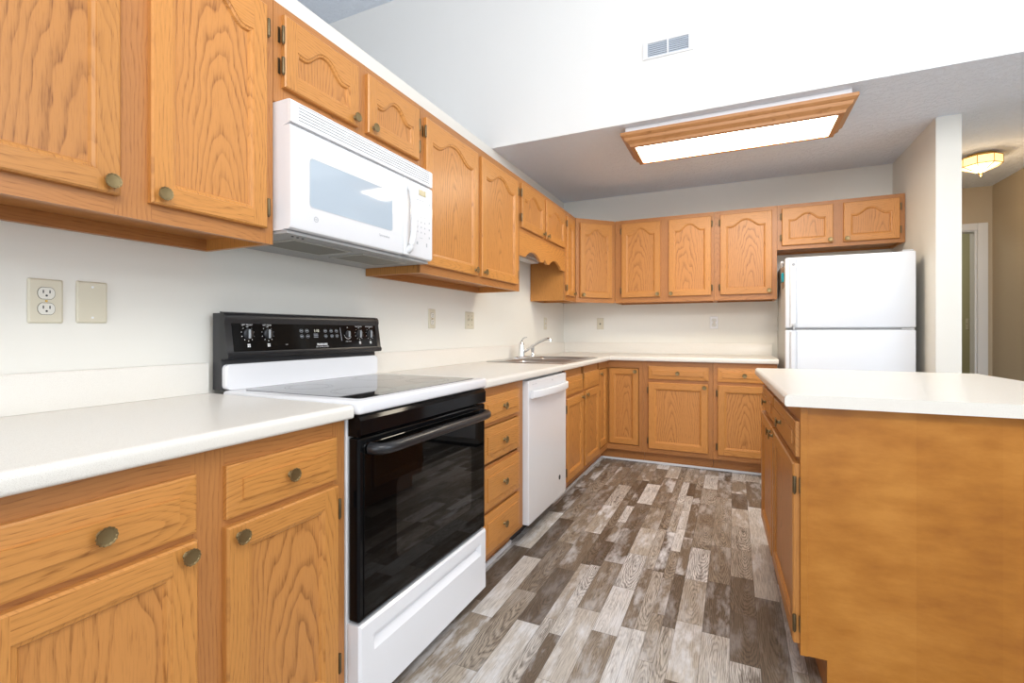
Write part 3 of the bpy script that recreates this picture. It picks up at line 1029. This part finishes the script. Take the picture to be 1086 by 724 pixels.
for xa, xb in ((0.0015, 0.022), (w - 0.022, w - 0.0015)):
    bm = bmesh.new()
    extr(bm, [(p[0] - (0.0015 if p[0] < rl(0.07) else 0), p[1]) for p in prof], 'x', xa, xb)
    fin('end_cap', bm, [SATB], bg, smooth=40)


def cp(u, z, off=0.0012):       # point on the sloped control face
    t = (z - 1.050) / 0.100
    x = 0.098 + (0.083 - 0.098) * t
    return (u, rl(x) - off, z + off * 0.15)


bm = bmesh.new()
face(bm, [cp(0.026, 1.0525), cp(w - 0.026, 1.0525), cp(w - 0.026, 1.148), cp(0.026, 1.148)])
face(bm, [cp(0.026, 1.0525, 0.0002), cp(w - 0.026, 1.0525, 0.0002), cp(w - 0.026, 1.148, 0.0002), cp(0.026, 1.148, 0.0002)])
loops(bm, [[cp(0.026, 1.0525), cp(w - 0.026, 1.0525), cp(w - 0.026, 1.148), cp(0.026, 1.148)], [cp(0.026, 1.0525, 0.0002), cp(w - 0.026, 1.0525, 0.0002), cp(w - 0.026, 1.148, 0.0002), cp(0.026, 1.148, 0.0002)]])
cpan = fin('control_panel', bm, GLOSSB, bg)
kn = [(0.082, 1.112, 'LEFT FRONT'), (0.160, 1.112, 'LEFT REAR'), (0.552, 1.110, ''), (0.622, 1.110, 'RIGHT REAR'), (0.690, 1.110, 'RIGHT FRONT')]
pb = bmesh.new()
gb = bmesh.new()
for x, z, s_ in kn:
    big = bool(s_)
    R_ = 0.0185 if big else 0.0150
    k = bmesh.new()
    yb2 = cp(x, z)[1]
    lathe(k, [(R_, yb2), (R_ * 0.96, yb2 - 0.0055), (R_ * 0.80, yb2 - 0.007)], 28, 'y', (x, 0, z))
    kk = fin('burner_knob', k, SATB, bg, smooth=40)
    k = bmesh.new()
    box(k, x - 0.0036, x + 0.0036, yb2 - 0.0130, yb2 - 0.0071, z - R_ * 0.85, z + R_ * 0.85, 0, 0.002)
    fin('grip', k, plain('knob_grip_grey', (0.34, 0.36, 0.38), 0.35), kk)
    if big:
        text_bm(pb, s_, 0.0075, lambda u, v, x=x: cp(x + u, 1.1405 + v, 0.0016))
        text_bm(pb, 'OFF', 0.0055, lambda u, v, x=x: cp(x + u, 1.1345 + v, 0.0016))
        for q in range(9):
            a = math.radians(50 - q * 35)
            u, v = x + 0.0245 * math.cos(a), z + 0.0245 * math.sin(a)
            r2 = 0.0017 if 2 < q < 7 else 0.0013
            face(gb if q < 3 else pb, [cp(u + r2 * math.cos(t), v + r2 * math.sin(t), 0.0016) for t in [i * PI / 4 for i in range(8)]])
        # burner position symbol
        for ix in range(2):
            for iz in range(2):
                u, v = x - 0.0055 + ix * 0.006, 1.066 + iz * 0.006
                face(pb, [cp(u, v, 0.0016), cp(u + 0.005, v, 0.0016), cp(u + 0.005, v + 0.005, 0.0016), cp(u, v + 0.005, 0.0016)])
    else:
        arc = [math.radians(190 + 10 * i) for i in range(15)]
        for t, t1 in zip(arc, arc[1:]):
            face(pb, [cp(x + q * math.cos(tt), z + q * math.sin(tt), 0.0016) for q, tt in ((0.020, t), (0.0215, t), (0.0215, t1), (0.020, t1))])
        text_bm(pb, 'OVEN TEMP', 0.006, lambda u, v, x=x: cp(x + u, 1.0765 + v, 0.0016))
        text_bm(pb, 'OFF', 0.005, lambda u, v, x=x: cp(x + u, 1.1365 + v, 0.0016))
text_bm(pb, 'ON', 0.006, lambda u, v: cp(0.235 + u, 1.0695 + v, 0.0016))
text_bm(pb, 'FRIGIDAIRE', 0.0105, lambda u, v: cp(0.405 + u, 1.0655 + v, 0.0016), bold=0.0004)
text_bm(pb, 'SELF CLEANING OVEN', 0.0065, lambda u, v: cp(0.405 + u, 1.0575 + v, 0.0016))
face(gb, [cp(0.512, 1.082, 0.0016), cp(0.515, 1.082, 0.0016), cp(0.512, 1.137, 0.0016), cp(0.509, 1.137, 0.0016)])
fin('printed_marks', pb, PRINT, cpan)
for x, z in ((0.308, 1.123), (0.335, 1.123), (0.308, 1.102), (0.337, 1.102), (0.428, 1.123), (0.428, 1.102), (0.459, 1.123), (0.488, 1.123), (0.461, 1.102), (0.489, 1.102)):
    loops(gb, [[cp(x + q * math.cos(2 * PI * k / 18), z + 0.8 * q * math.sin(2 * PI * k / 18), 0.0016) for k in range(18)] for q in (0.0085, 0.0072)])
    face(gb, [cp(x - 0.005, z - 0.0015, 0.0016), cp(x + 0.005, z - 0.0015, 0.0016), cp(x + 0.005, z + 0.0018, 0.0016), cp(x - 0.005, z + 0.0018, 0.0016)])
for q in range(3):
    face(gb, [cp(0.366, 1.097 + q * 0.006, 0.0016), cp(0.388, 1.097 + q * 0.006, 0.0016), cp(0.388, 1.0995 + q * 0.006, 0.0016), cp(0.366, 1.0995 + q * 0.006, 0.0016)])
fin('grey_marks', gb, PRINTG, cpan)
bm = bmesh.new()
text_bm(bm, '1:10', 0.015, lambda u, v: cp(0.382 + u, 1.1185 + v, 0.0016))
fin('clock_digits', bm, DIGIT, cpan)

# ---------------------------------------------------------------- microwave (local x = world y)
MX, my0 = 0.392, 1.0315
c = thing('microwave', 'white over-the-range microwave hung under the short cabinet', 'microwave', (MX, my0, 1.432), R90)
w, h = 0.750, 0.398
bm = bmesh.new()
extr(bm, [(0.032, 0.0), (MX - 0.004, 0.0), (MX - 0.004, h), (0.012, h), (0.012, 0.325), (0.032, 0.320)], 'x', 0.001, w - 0.001)
fin('body', bm, WHITE, c)
bm = bmesh.new()      # grey underside with its filters
box(bm, 0.004, w - 0.004, 0.02, MX - 0.008, -0.010, -0.0005, 0)
un = fin('underside', bm, GALV, c)
for a, b in ((0.09, 0.34), (0.41, 0.66)):
    bm = bmesh.new()
    box(bm, a, b, 0.09, 0.25, -0.0125, -0.0102, 0)
    f_ = fin('grease_filter', bm, FILT, un)
    bm = bmesh.new()
    for q in ((a - 0.008, a, 0.082, 0.258), (b, b + 0.008, 0.082, 0.258), (a, b, 0.082, 0.090), (a, b, 0.250, 0.258)):
        box(bm, q[0], q[1], q[2], q[3], -0.014, -0.0102, 0)
    fin('filter_frame', bm, plain('pale_filter_frame', (0.45, 0.44, 0.40), 0.4), f_)
bm = bmesh.new()
for q in (0.05, 0.07, 0.09):
    lathe(bm, [(0.004, -0.0125), (0.004, -0.0101)], 10, 'z', (q, 0.05, 0))
fin('screw', bm, MATB, un)
# vent grille along the top
bm = bmesh.new()
P = [(0.012, 0.326), (0.0, 0.327), (-0.001, 0.331)]
nl = 6
for k in range(nl):
    z = 0.333 + k * 0.0095
    P += [(-0.001, z), (0.0003, z + 0.0066), (0.0030, z + 0.0068), (0.0030, z + 0.0090)]
P += [(0.0, 0.3915), (0.003, 0.396), (0.0118, 0.3975)]
extr(bm, P, 'x', 0.030, w - 0.022)
extr(bm, [(0.0118, 0.326), (-0.001, 0.327), (-0.001, 0.391), (0.003, 0.396), (0.0118, 0.3975)], 'x', 0.0, 0.030)
extr(bm, [(0.0118, 0.326), (-0.001, 0.327), (-0.001, 0.391), (0.003, 0.396), (0.0118, 0.3975)], 'x', w - 0.022, w)
fin('vent_grille', bm, WHITEP, c)
# door
bm = bmesh.new()
dw = 0.545
extr(bm, [(0.031, 0.002), (0.010, 0.002), (0.003, 0.006), (0.0, 0.013), (0.0, 0.312), (0.004, 0.319), (0.031, 0.319)], 'x', 0.0, dw)
md = fin('door', bm, WHITE, c, smooth=30)
bm = bmesh.new()
W0 = rrect(0.072, 0.478, 0.082, 0.240, 0.012)
loops(bm, [[(p[0], -0.0008, p[1]) for p in rrect(0.072 + i, 0.478 - i, 0.082 + i, 0.240 - i, 0.012)] for i in (0, 0.002)], 0)
loops(bm, [[(p[0], y, p[1]) for p in rrect(0.074, 0.476, 0.084, 0.238, 0.011)] for y in (-0.0008, -0.0004)], 1, False, True)
fin('window', bm, [WHITEG, MWGLASS], md)
bm = bmesh.new()
loops(bm, [[(0.098 + q * math.cos(2 * PI * k / 24), -0.0009, 0.048 + q * math.sin(2 * PI * k / 24)) for k in range(24)] for q in (0.0085, 0.0072)])
text_bm(bm, 'GE', 0.008, lambda u, v: (0.098 + u, -0.0009, 0.0455 + v))
text_bm(bm, 'Spacemaker', 0.0125, lambda u, v: (0.430 + u, -0.0009, 0.052 + v))
fin('badge', bm, PRINTG, md)
# handle with finger ridges
bm = bmesh.new()
hp = []
for k in range(41):
    t = k / 40.0
    z = 0.022 + t * 0.272
    e = min(t, 1 - t) / 0.16
    y = 0.004 - 0.034 * max(0.0, math.sin(PI * t)) ** 0.45
    hp.append((0.578, y - 0.002 + 0.0012 * math.cos(k * PI), z))
tube(bm, hp, [0.013] * 41, 12)
box(bm, 0.548, 0.590, -0.001, 0.030, 0.004, 0.318, 0, 0.003)
fin('handle', bm, WHITEP, c, smooth=60)
# control panel
bm = bmesh.new()
extr(bm, [(0.031, 0.002), (0.010, 0.002), (0.003, 0.006), (0.0, 0.013), (0.0, 0.312), (0.004, 0.319), (0.031, 0.319)], 'x', 0.592, w)
pn = fin('control_panel', bm, WHITE, c, smooth=30)
bm = bmesh.new()
box(bm, 0.652, 0.700, -0.0015, 0.0, 0.272, 0.296, 0)
fin('display', bm, DISP, pn)
bm = bmesh.new()


def dash(x, z, sx, sz):
    face(bm, [(x - sx, -0.0009, z - sz), (x + sx, -0.0009, z - sz), (x + sx, -0.0009, z + sz), (x - sx, -0.0009, z + sz)])


for z in (0.250, 0.236):
    for x in (0.642, 0.662, 0.682):
        dash(x, z, 0.007, 0.0012)
for r_, z in enumerate((0.180, 0.158, 0.136, 0.114)):
    for q, x in enumerate((0.642, 0.668, 0.694)):
        dash(x, z, 0.0030, 0.0034)
for z in (0.245, 0.215, 0.165, 0.135, 0.10):
    dash(0.727, z, 0.0035, 0.004)
for x in (0.660, 0.672):
    dash(x, 0.090, 0.006, 0.001)
dash(0.640, 0.065, 0.005, 0.006)
dash(0.708, 0.065, 0.004, 0.008)
fin('keypad_marks', bm, plain('key_print_grey', (0.42, 0.44, 0.47), 0.5), pn)

# ---------------------------------------------------------------- dishwasher (local x = world y)
DX, dy0 = 0.640, 2.3005
c = thing('dishwasher', 'white built-in dishwasher between drawer stack and sink cabinet', 'dishwasher', (DX, dy0, 0), R90)
w = 0.612
bm = bmesh.new()
box(bm, 0.002, w - 0.002, 0.045, 0.60, 0.10, 0.866, 0)
box(bm, 0.006, w - 0.006, 0.110, 0.58, 0.0, 0.0995, 1)
fin('tub', bm, [WHITEG, MATB], c)
bm = bmesh.new()
box(bm, 0.0, w, 0.0, 0.044, 0.105, 0.862, 0, 0.005, 2)
dd = fin('door', bm, WHITE, c)
bm = bmesh.new()
hp = []
for k in range(25):
    t = k / 24.0
    hp.append((0.022 + t * (w - 0.044), -0.0105 - 0.032 * math.sin(PI * t) ** 0.55, 0.790))
ls = []
for p in hp:
    ls.append([(p[0], p[1] + q[0], p[2] + q[1]) for q in rrect(-0.010, 0.010, -0.021, 0.021, 0.006, 3)])
loops(bm, ls, 0, True, True)
fin('handle', bm, WHITEP, dd, smooth=50)
bm = bmesh.new()
lathe(bm, [(0.015, 0.0001), (0.015, -0.0015), (0.012, -0.002)], 24, 'y', (0.487, 0, 0.228))
fin('badge', bm, MATB, dd)
bm = bmesh.new()
for x in (0.05, 0.075, 0.10):
    face(bm, [(x, -0.0004, 0.838), (x + 0.012, -0.0004, 0.838), (x + 0.012, -0.0004, 0.841), (x, -0.0004, 0.841)])
lathe(bm, [(0.004, 0.0001), (0.004, -0.001)], 12, 'y', (0.36, 0, 0.838))
fin('printed_marks', bm, PRINTG, dd)

# ---------------------------------------------------------------- refrigerator
c = thing('refrigerator', 'white top-freezer refrigerator between the back counter and the wing wall', 'refrigerator', (1.953, 4.0, 0), 0)
w, hF = 0.756, 1.660
bm = bmesh.new()
box(bm, 0.004, w - 0.004, 0.068, 0.735, 0.03, hF - 0.012, 0, 0.006)
box(bm, 0.03, w - 0.03, 0.075, 0.70, 0.0, 0.03, 1)
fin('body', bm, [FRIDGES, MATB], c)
bm = bmesh.new()
box(bm, 0.0, w, 0.0, 0.062, 1.148, hF, 0, 0.010, 3)
fd = fin('freezer_door', bm, FRIDGEM, c, smooth=40)
bm = bmesh.new()
box(bm, 0.0, w, 0.0, 0.062, 0.09, 1.134, 0, 0.010, 3)
ld = fin('door', bm, FRIDGEM, c, smooth=40)
bm = bmesh.new()
box(bm, 0.06, w - 0.02, 0.022, 0.066, 1.1345, 1.1475, 0)
fin('gasket', bm, GALV, c)
for nm, par, z0, z1, pull in (('handle', fd, 1.158, hF - 0.012, 1.30), ('handle', ld, 0.30, 1.124, 0.95)):
    bm = bmesh.new()
    extr(bm, [(0.028, 0.0), (0.030, -0.010), (0.036, -0.016), (0.060, -0.016), (0.067, -0.010), (0.070, 0.0)], 'z', z0, z1)
    g = fin(nm, bm, FRIDGEM, par, smooth=30)
    bm = bmesh.new()
    for x in (0.026, 0.072):
        box(bm, x - 0.0012, x + 0.0012, -0.0035, 0.0004, z0, z1)
    fin('handle_groove', bm, WHITEG, g)
bm = bmesh.new()
box(bm, 0.040, 0.062, -0.030, -0.0165, 1.162, 1.185, 0, 0.003)
box(bm, 0.046, 0.056, -0.026, -0.0165, 1.135, 1.161, 0, 0.003)
fin('handle_end', bm, WHITEG, fd)
bm = bmesh.new()
lathe(bm, [(0.011, -0.0161), (0.011, -0.0175), (0.009, -0.018)], 20, 'y', (0.049, 0, 1.607))
fin('badge', bm, PRINTG, fd)
bm = bmesh.new()
box(bm, w - 0.075, w - 0.008, 0.004, 0.040, 1.1360, 1.1465, 0, 0.001)
box(bm, w - 0.07, w - 0.01, 0.012, 0.060, hF + 0.0005, hF + 0.012, 0, 0.003)
fin('hinge_cover', bm, WHITEG, c)
# things held on the side of the refrigerator
o = thing('magnetic_clip', 'turquoise magnetic clip holding a tan note on the side of the refrigerator', 'magnet', (1.9565, 4.20, 1.52), 0)
bm = bmesh.new()
box(bm, -0.016, -0.0005, -0.045, 0.045, -0.02, 0.05, 0, 0.006)
fin('clip', bm, TEAL, o)
bm = bmesh.new()
box(bm, -0.0035, -0.0005, -0.06, 0.065, -0.065, -0.021, 0)
box(bm, -0.004, -0.0005, -0.06, 0.065, 0.051, 0.085, 0)
fin('note', bm, TANF, o)
bm = bmesh.new()
bmesh.ops.create_uvsphere(bm, u_segments=16, v_segments=10, radius=0.020)
for v in bm.verts:
    v.co = Vector((v.co.x * 0.5 - 0.0105, v.co.y - 0.02, v.co.z + 0.156))
bmesh.ops.create_uvsphere(bm, u_segments=12, v_segments=8, radius=0.012, matrix=Matrix.Translation((-0.0125, -0.045, 0.170)))
o2 = fin('fridge_magnet', bm, WHITEP, None, (1.9565, 4.20, 1.475), 0, 40)
tag(o2, 'small white magnet above the turquoise clip on the refrigerator side', 'magnet')

# ---------------------------------------------------------------- island (local frame turned 1.9 degrees)
IA = 0.033
IZ = 0.011                     # the island stands a little higher
IO = Vector((1.755, 1.703))
Ux, Vx = Vector((math.cos(IA), math.sin(IA))), Vector((-math.sin(IA), math.cos(IA)))


def iw(u, v):
    p = IO + Ux * u + Vx * v
    return (p.x, p.y)


LI = 1.200
c = thing('island_countertop', 'white laminate countertop of the kitchen island, nearest counter on the right', 'countertop', (IO.x, IO.y, 0), IA)
bm = bmesh.new()
extr(bm, nose(0.92, 0.0, 0.888, 0.925), 'y', 0.0, LI)
fin('worktop', bm, LAM, c, smooth=50)
# cabinet: local x runs from far end to near end
uf = 0.045
v_far, v_near = 1.165, 0.028
p = iw(uf, v_far)
WI = v_far - v_near
c = thing('island_cabinet', 'oak island cabinet with plain end panel, two drawers and two doors facing the range', 'kitchen cabinet', (p[0], p[1], 0), IA - R90, G_BASE)
zt = 0.8875
bm = bmesh.new()
box(bm, 0.001, WI - 0.0185, 0.0195, 0.66, 0.112, zt, 0)
fin('carcass', bm, [OAKV], c)
bm = bmesh.new()
box(bm, 0.02, WI - 0.0185, 0.072, 0.65, 0, 0.1115, 0)
fin('toe_kick', bm, [OAKDH], c)
fx = lambda v: v_far - v
bm = bmesh.new()
for a, b in ((0, 0.035), (fx(0.668), fx(0.612)), (WI - 0.04, WI - 0.0005)):
    box(bm, a + 0.0005, b, 0, 0.019, 0.112, zt, 0)
for z0, z1 in ((0.112, 0.15), (0.70, 0.73), (0.835, zt)):
    box(bm, 0.035, fx(0.668) + 0.0005, 0.0003, 0.019, z0, z1, 1)
    box(bm, fx(0.612) - 0.0005, WI - 0.04, 0.0003, 0.019, z0, z1, 1)
fin('face_frame', bm, [OAKD, OAKDH], c)
bm = bmesh.new()      # end panel with its toe notch and a narrow edge strip
extr(bm, [(0.0195, 0.112), (0.072, 0.112), (0.072, 0.0), (0.72, 0.0), (0.72, zt), (0.0195, zt)], 'x', WI - 0.018, WI)
fin('end_panel', bm, [PLY], c)
bm = bmesh.new()
box(bm, WI - 0.0005, WI + 0.004, 0.0003, 0.021, 0.112, zt, 0, 0.0012)
fin('edge_strip', bm, [PLY], c)
for a, b in ((0.035, 0.632), (0.655, 1.150)):
    drawer(c, fx(b), fx(a), 0.727, 0.838)
door(c, fx(0.632), fx(0.035), 0.142, 0.705, False, 1, (fx(0.597), 0.680))
door(c, fx(1.150), fx(0.655), 0.142, 0.705, False, -1, (fx(0.690), 0.680))

# ---------------------------------------------------------------- ceiling light
c = thing('ceiling_light', 'wide oak-framed fluorescent box light on the kitchen ceiling', 'ceiling light', (1.5825, 3.40, ZC), 0)
hx, hy = 0.652, 0.235
bm = bmesh.new()
box(bm, -hx + 0.03, hx - 0.03, -hy + 0.02, hy - 0.02, -0.034, -0.0005, 0)
fin('housing', bm, WHITE, c)
bm = bmesh.new()
ring = []
# crown moulding profile: (inset, z)
for ins, z in ((0.030, -0.030), (0.0, -0.034), (0.0, -0.052), (0.012, -0.062), (0.020, -0.066), (0.026, -0.084), (0.046, -0.098), (0.052, -0.104), (0.056, -0.118), (0.085, -0.120), (0.088, -0.110), (0.088, -0.040)):
    ring.append([(-hx + ins, -hy + ins * 0.85, z), (hx - ins, -hy + ins * 0.85, z), (hx - ins, hy - ins * 0.85, z), (-hx + ins, hy - ins * 0.85, z)])
loops(bm, ring + [ring[0]], 0)
bmesh.ops.remove_doubles(bm, verts=bm.verts[:], dist=1e-6)
fin('frame', bm, OAKI, c)
bm = bmesh.new()
box(bm, -hx + 0.0885, hx - 0.0885, -hy + 0.0755, hy - 0.0755, -0.116, -0.106, 0)
fin('diffuser', bm, DIFF, c)

# under-cabinet lamp behind the valance
c = thing('valance_light', 'white fluorescent strip light under the sink cabinet behind the scalloped valance', 'lamp', (0.062, 3.37, 1.795), 0)
bm = bmesh.new()
box(bm, -0.058, 0.05, -0.44, 0.44, -0.070, -0.0005, 0, 0.006)
fin('housing', bm, WHITE, c)
bm = bmesh.new()
box(bm, -0.045, 0.042, -0.425, 0.425, -0.092, -0.0705, 0, 0.006)
fin('lens', bm, WHITEP, c)

# hall ceiling light: brass and amber glass lantern
c = thing('hall_light', 'brass flush ceiling light with amber glass panes in the hall', 'ceiling light', (3.315, 4.80, ZC), 0.30)
bm = bmesh.new()
lathe(bm, [(0.085, -0.022), (0.088, -0.020), (0.088, -0.0005)], 8)
fin('canopy', bm, BRASSY, c)
hex_ = lambda r, z, k: (r * math.cos(k * PI / 4), r * math.sin(k * PI / 4), z)
g = bmesh.new()
f_ = bmesh.new()
for k in range(8):
    for (r0, z0), (r1, z1) in (((0.120, -0.026), (0.122, -0.088)), ((0.122, -0.088), (0.02, -0.135))):
        face(g, [hex_(r0, z0, k), hex_(r0, z0, k + 1), hex_(r1, z1, k + 1), hex_(r1, z1, k)])
        tube(f_, [hex_(r0, z0, k), hex_(r1, z1, k)], 0.0028, 6)
    for r0, z0 in ((0.120, -0.026), (0.122, -0.088)):
        tube(f_, [hex_(r0, z0, k), hex_(r0, z0, k + 1)], 0.0032, 6)
face(f_, [hex_(0.120, -0.022, k) for k in range(8)])
lathe(f_, [(0.020, -0.134), (0.012, -0.142), (0.007, -0.150), (0.009, -0.156), (0.003, -0.164)], 16)
fin('glass_panes', g, AMBER, c)
hb_ = bpy.data.lights.new('hall_bulb', 'POINT')
hb_.energy, hb_.color, hb_.shadow_soft_size = 4.5, (1.0, 0.72, 0.42), 0.05
ho = bpy.data.objects.new('hall_bulb', hb_)
COL.objects.link(ho)
ho.parent = c
ho.location = (0, 0, -0.20)
fin('frame', f_, BRASSY, c)

# ---------------------------------------------------------------- vent register on the gable wall
c = thing('vent_register', 'small white two-panel air vent high on the white gable wall', 'vent', (1.238, S, 2.902), 0)
bm = bmesh.new()
for a in ((-0.150, -0.122, -0.055, 0.055), (0.122, 0.150, -0.055, 0.055), (-0.122, 0.122, 0.043, 0.055), (-0.122, 0.122, -0.055, -0.043), (-0.005, 0.005, -0.043, 0.043)):
    box(bm, a[0], a[1], -0.008, -0.0005, a[2], a[3])
fin('frame', bm, WHITEP, c)
bm = bmesh.new()
box(bm, -0.1218, 0.1218, -0.0014, -0.0006, -0.0428, 0.0428)
fin('duct_opening', bm, plain('vent_shadow_grey', (0.16, 0.18, 0.21), 0.7), c)
for k in range(7):
    bm = bmesh.new()
    z = -0.037 + k * 0.0122
    for xa, xb in ((-0.1215, -0.0055), (0.0055, 0.1215)):
        loops(bm, [[(x, -0.0070, z - 0.005), (x, -0.0060, z - 0.006), (x, -0.0016, z + 0.0045), (x, -0.0026, z + 0.0055)] for x in (xa, xb)], 0, True, True)
    fin('blade', bm, VENTG, c)

# ---------------------------------------------------------------- wall plates (local: x along the wall, -y out of it)
def plate(name, label, cat, loc, rz, w, h, mat, kind, group=None):
    c = thing(name, label, cat, loc, rz, group)
    bm = bmesh.new()
    loops(bm, [[(p[0], y, p[1]) for p in rrect(-w / 2 + i, w / 2 - i, -h / 2 + i, h / 2 - i, 0.004)] for i, y in ((0, -0.0005), (0, -0.003), (0.004, -0.0065))], 0, True, True)
    fin('cover_plate', bm, mat, c)
    if kind == 'duplex':
        for z in (0.020, -0.020):
            bm = bmesh.new()
            prof = [(p[0], max(-0.0145, min(0.0145, p[1]))) for p in rrect(-0.0165, 0.0165, -0.017, 0.017, 0.0155, 6)]
            loops(bm, [[(p[0], y, z + p[1]) for p in prof] for y in (-0.0062, -0.0085)], 0, False, True)
            s_ = fin('socket', bm, SOCK, c)
            bm = bmesh.new()
            loops(bm, [[(p[0] * q, -0.0067, z + p[1] * q) for p in prof] for q in (1.0, 1.09)])
            fin('seam', bm, SEAM, s_)
            bm = bmesh.new()
            for x in (-0.0065, 0.0065):
                face(bm, [(x - 0.0012, -0.0087, z), (x + 0.0012, -0.0087, z), (x + 0.0012, -0.0087, z + 0.008), (x - 0.0012, -0.0087, z + 0.008)])
            face(bm, [(0.0026 * math.cos(k * PI / 5), -0.0087, z - 0.006 + 0.0026 * math.sin(k * PI / 5)) for k in range(10)])
            fin('slots', bm, DARKS, s_)
        bm = bmesh.new()
        lathe(bm, [(0.003, -0.0063), (0.003, -0.0075)], 10, 'y')
        fin('screw', bm, BRASSY, c)
    elif kind == 'blank':
        for z in (0.042, -0.042):
            bm = bmesh.new()
            lathe(bm, [(0.0032, -0.0063), (0.003, -0.0075)], 10, 'y', (0, 0, z))
            fin('screw', bm, WHITEP, c)
    elif kind == 'switch':
        n = 2 if w > 0.1 else 1
        for q in range(n):
            x = (q - (n - 1) / 2.0) * 0.046
            bm = bmesh.new()
            box(bm, x - 0.005, x + 0.005, -0.0155, -0.006, -0.002, 0.014, 0, 0.002)
            box(bm, x - 0.006, x + 0.006, -0.0075, -0.006, -0.013, 0.013)
            fin('toggle', bm, mat, c)
            for z in (0.030, -0.030):
                bm = bmesh.new()
                lathe(bm, [(0.003, -0.0063), (0.003, -0.0075)], 10, 'y', (x, 0, z))
                fin('screw', bm, BRASSD, c)
    elif kind == 'jack':
        bm = bmesh.new()
        box(bm, -0.007, 0.007, -0.0078, -0.006, -0.008, 0.006)
        fin('jack', bm, DARKS, c)
    return c


plate('wall_outlet', 'almond duplex outlet on the left wall, nearest the camera', 'outlet', (0, 0.611, 1.198), R90, 0.070, 0.114, ALMOND, 'duplex')
plate('blank_plate', 'blank almond wall plate just right of the nearest outlet', 'wall plate', (0, 0.709, 1.200), R90, 0.070, 0.114, ALMOND, 'blank')
plate('wall_outlet', 'almond duplex outlet on the left wall just right of the range panel', 'outlet', (0, 2.348, 1.197), R90, 0.070, 0.114, ALMOND, 'duplex')
plate('light_switch', 'almond double light switch plate between the range and the faucet', 'light switch', (0, 2.790, 1.197), R90, 0.115, 0.114, ALMOND, 'switch')
plate('wall_outlet', 'almond outlet on the left wall near the corner, above the faucet spout', 'outlet', (0, 4.210, 1.200), R90, 0.070, 0.114, ALMOND, 'duplex')
plate('phone_jack', 'almond phone jack plate on the back wall near the inside corner', 'wall plate', (0.390, B, 1.203), 0, 0.070, 0.114, ALMOND, 'jack')
plate('wall_outlet', 'white duplex outlet on the back wall above the back counter', 'outlet', (1.447, B, 1.206), 0, 0.070, 0.114, WHITEP, 'duplex')
plate('light_switch', 'small light switch on the olive wall seen through the hall doorway', 'light switch', (3.77, 6.36, 1.20), -R90, 0.070, 0.114, ALMOND, 'switch')
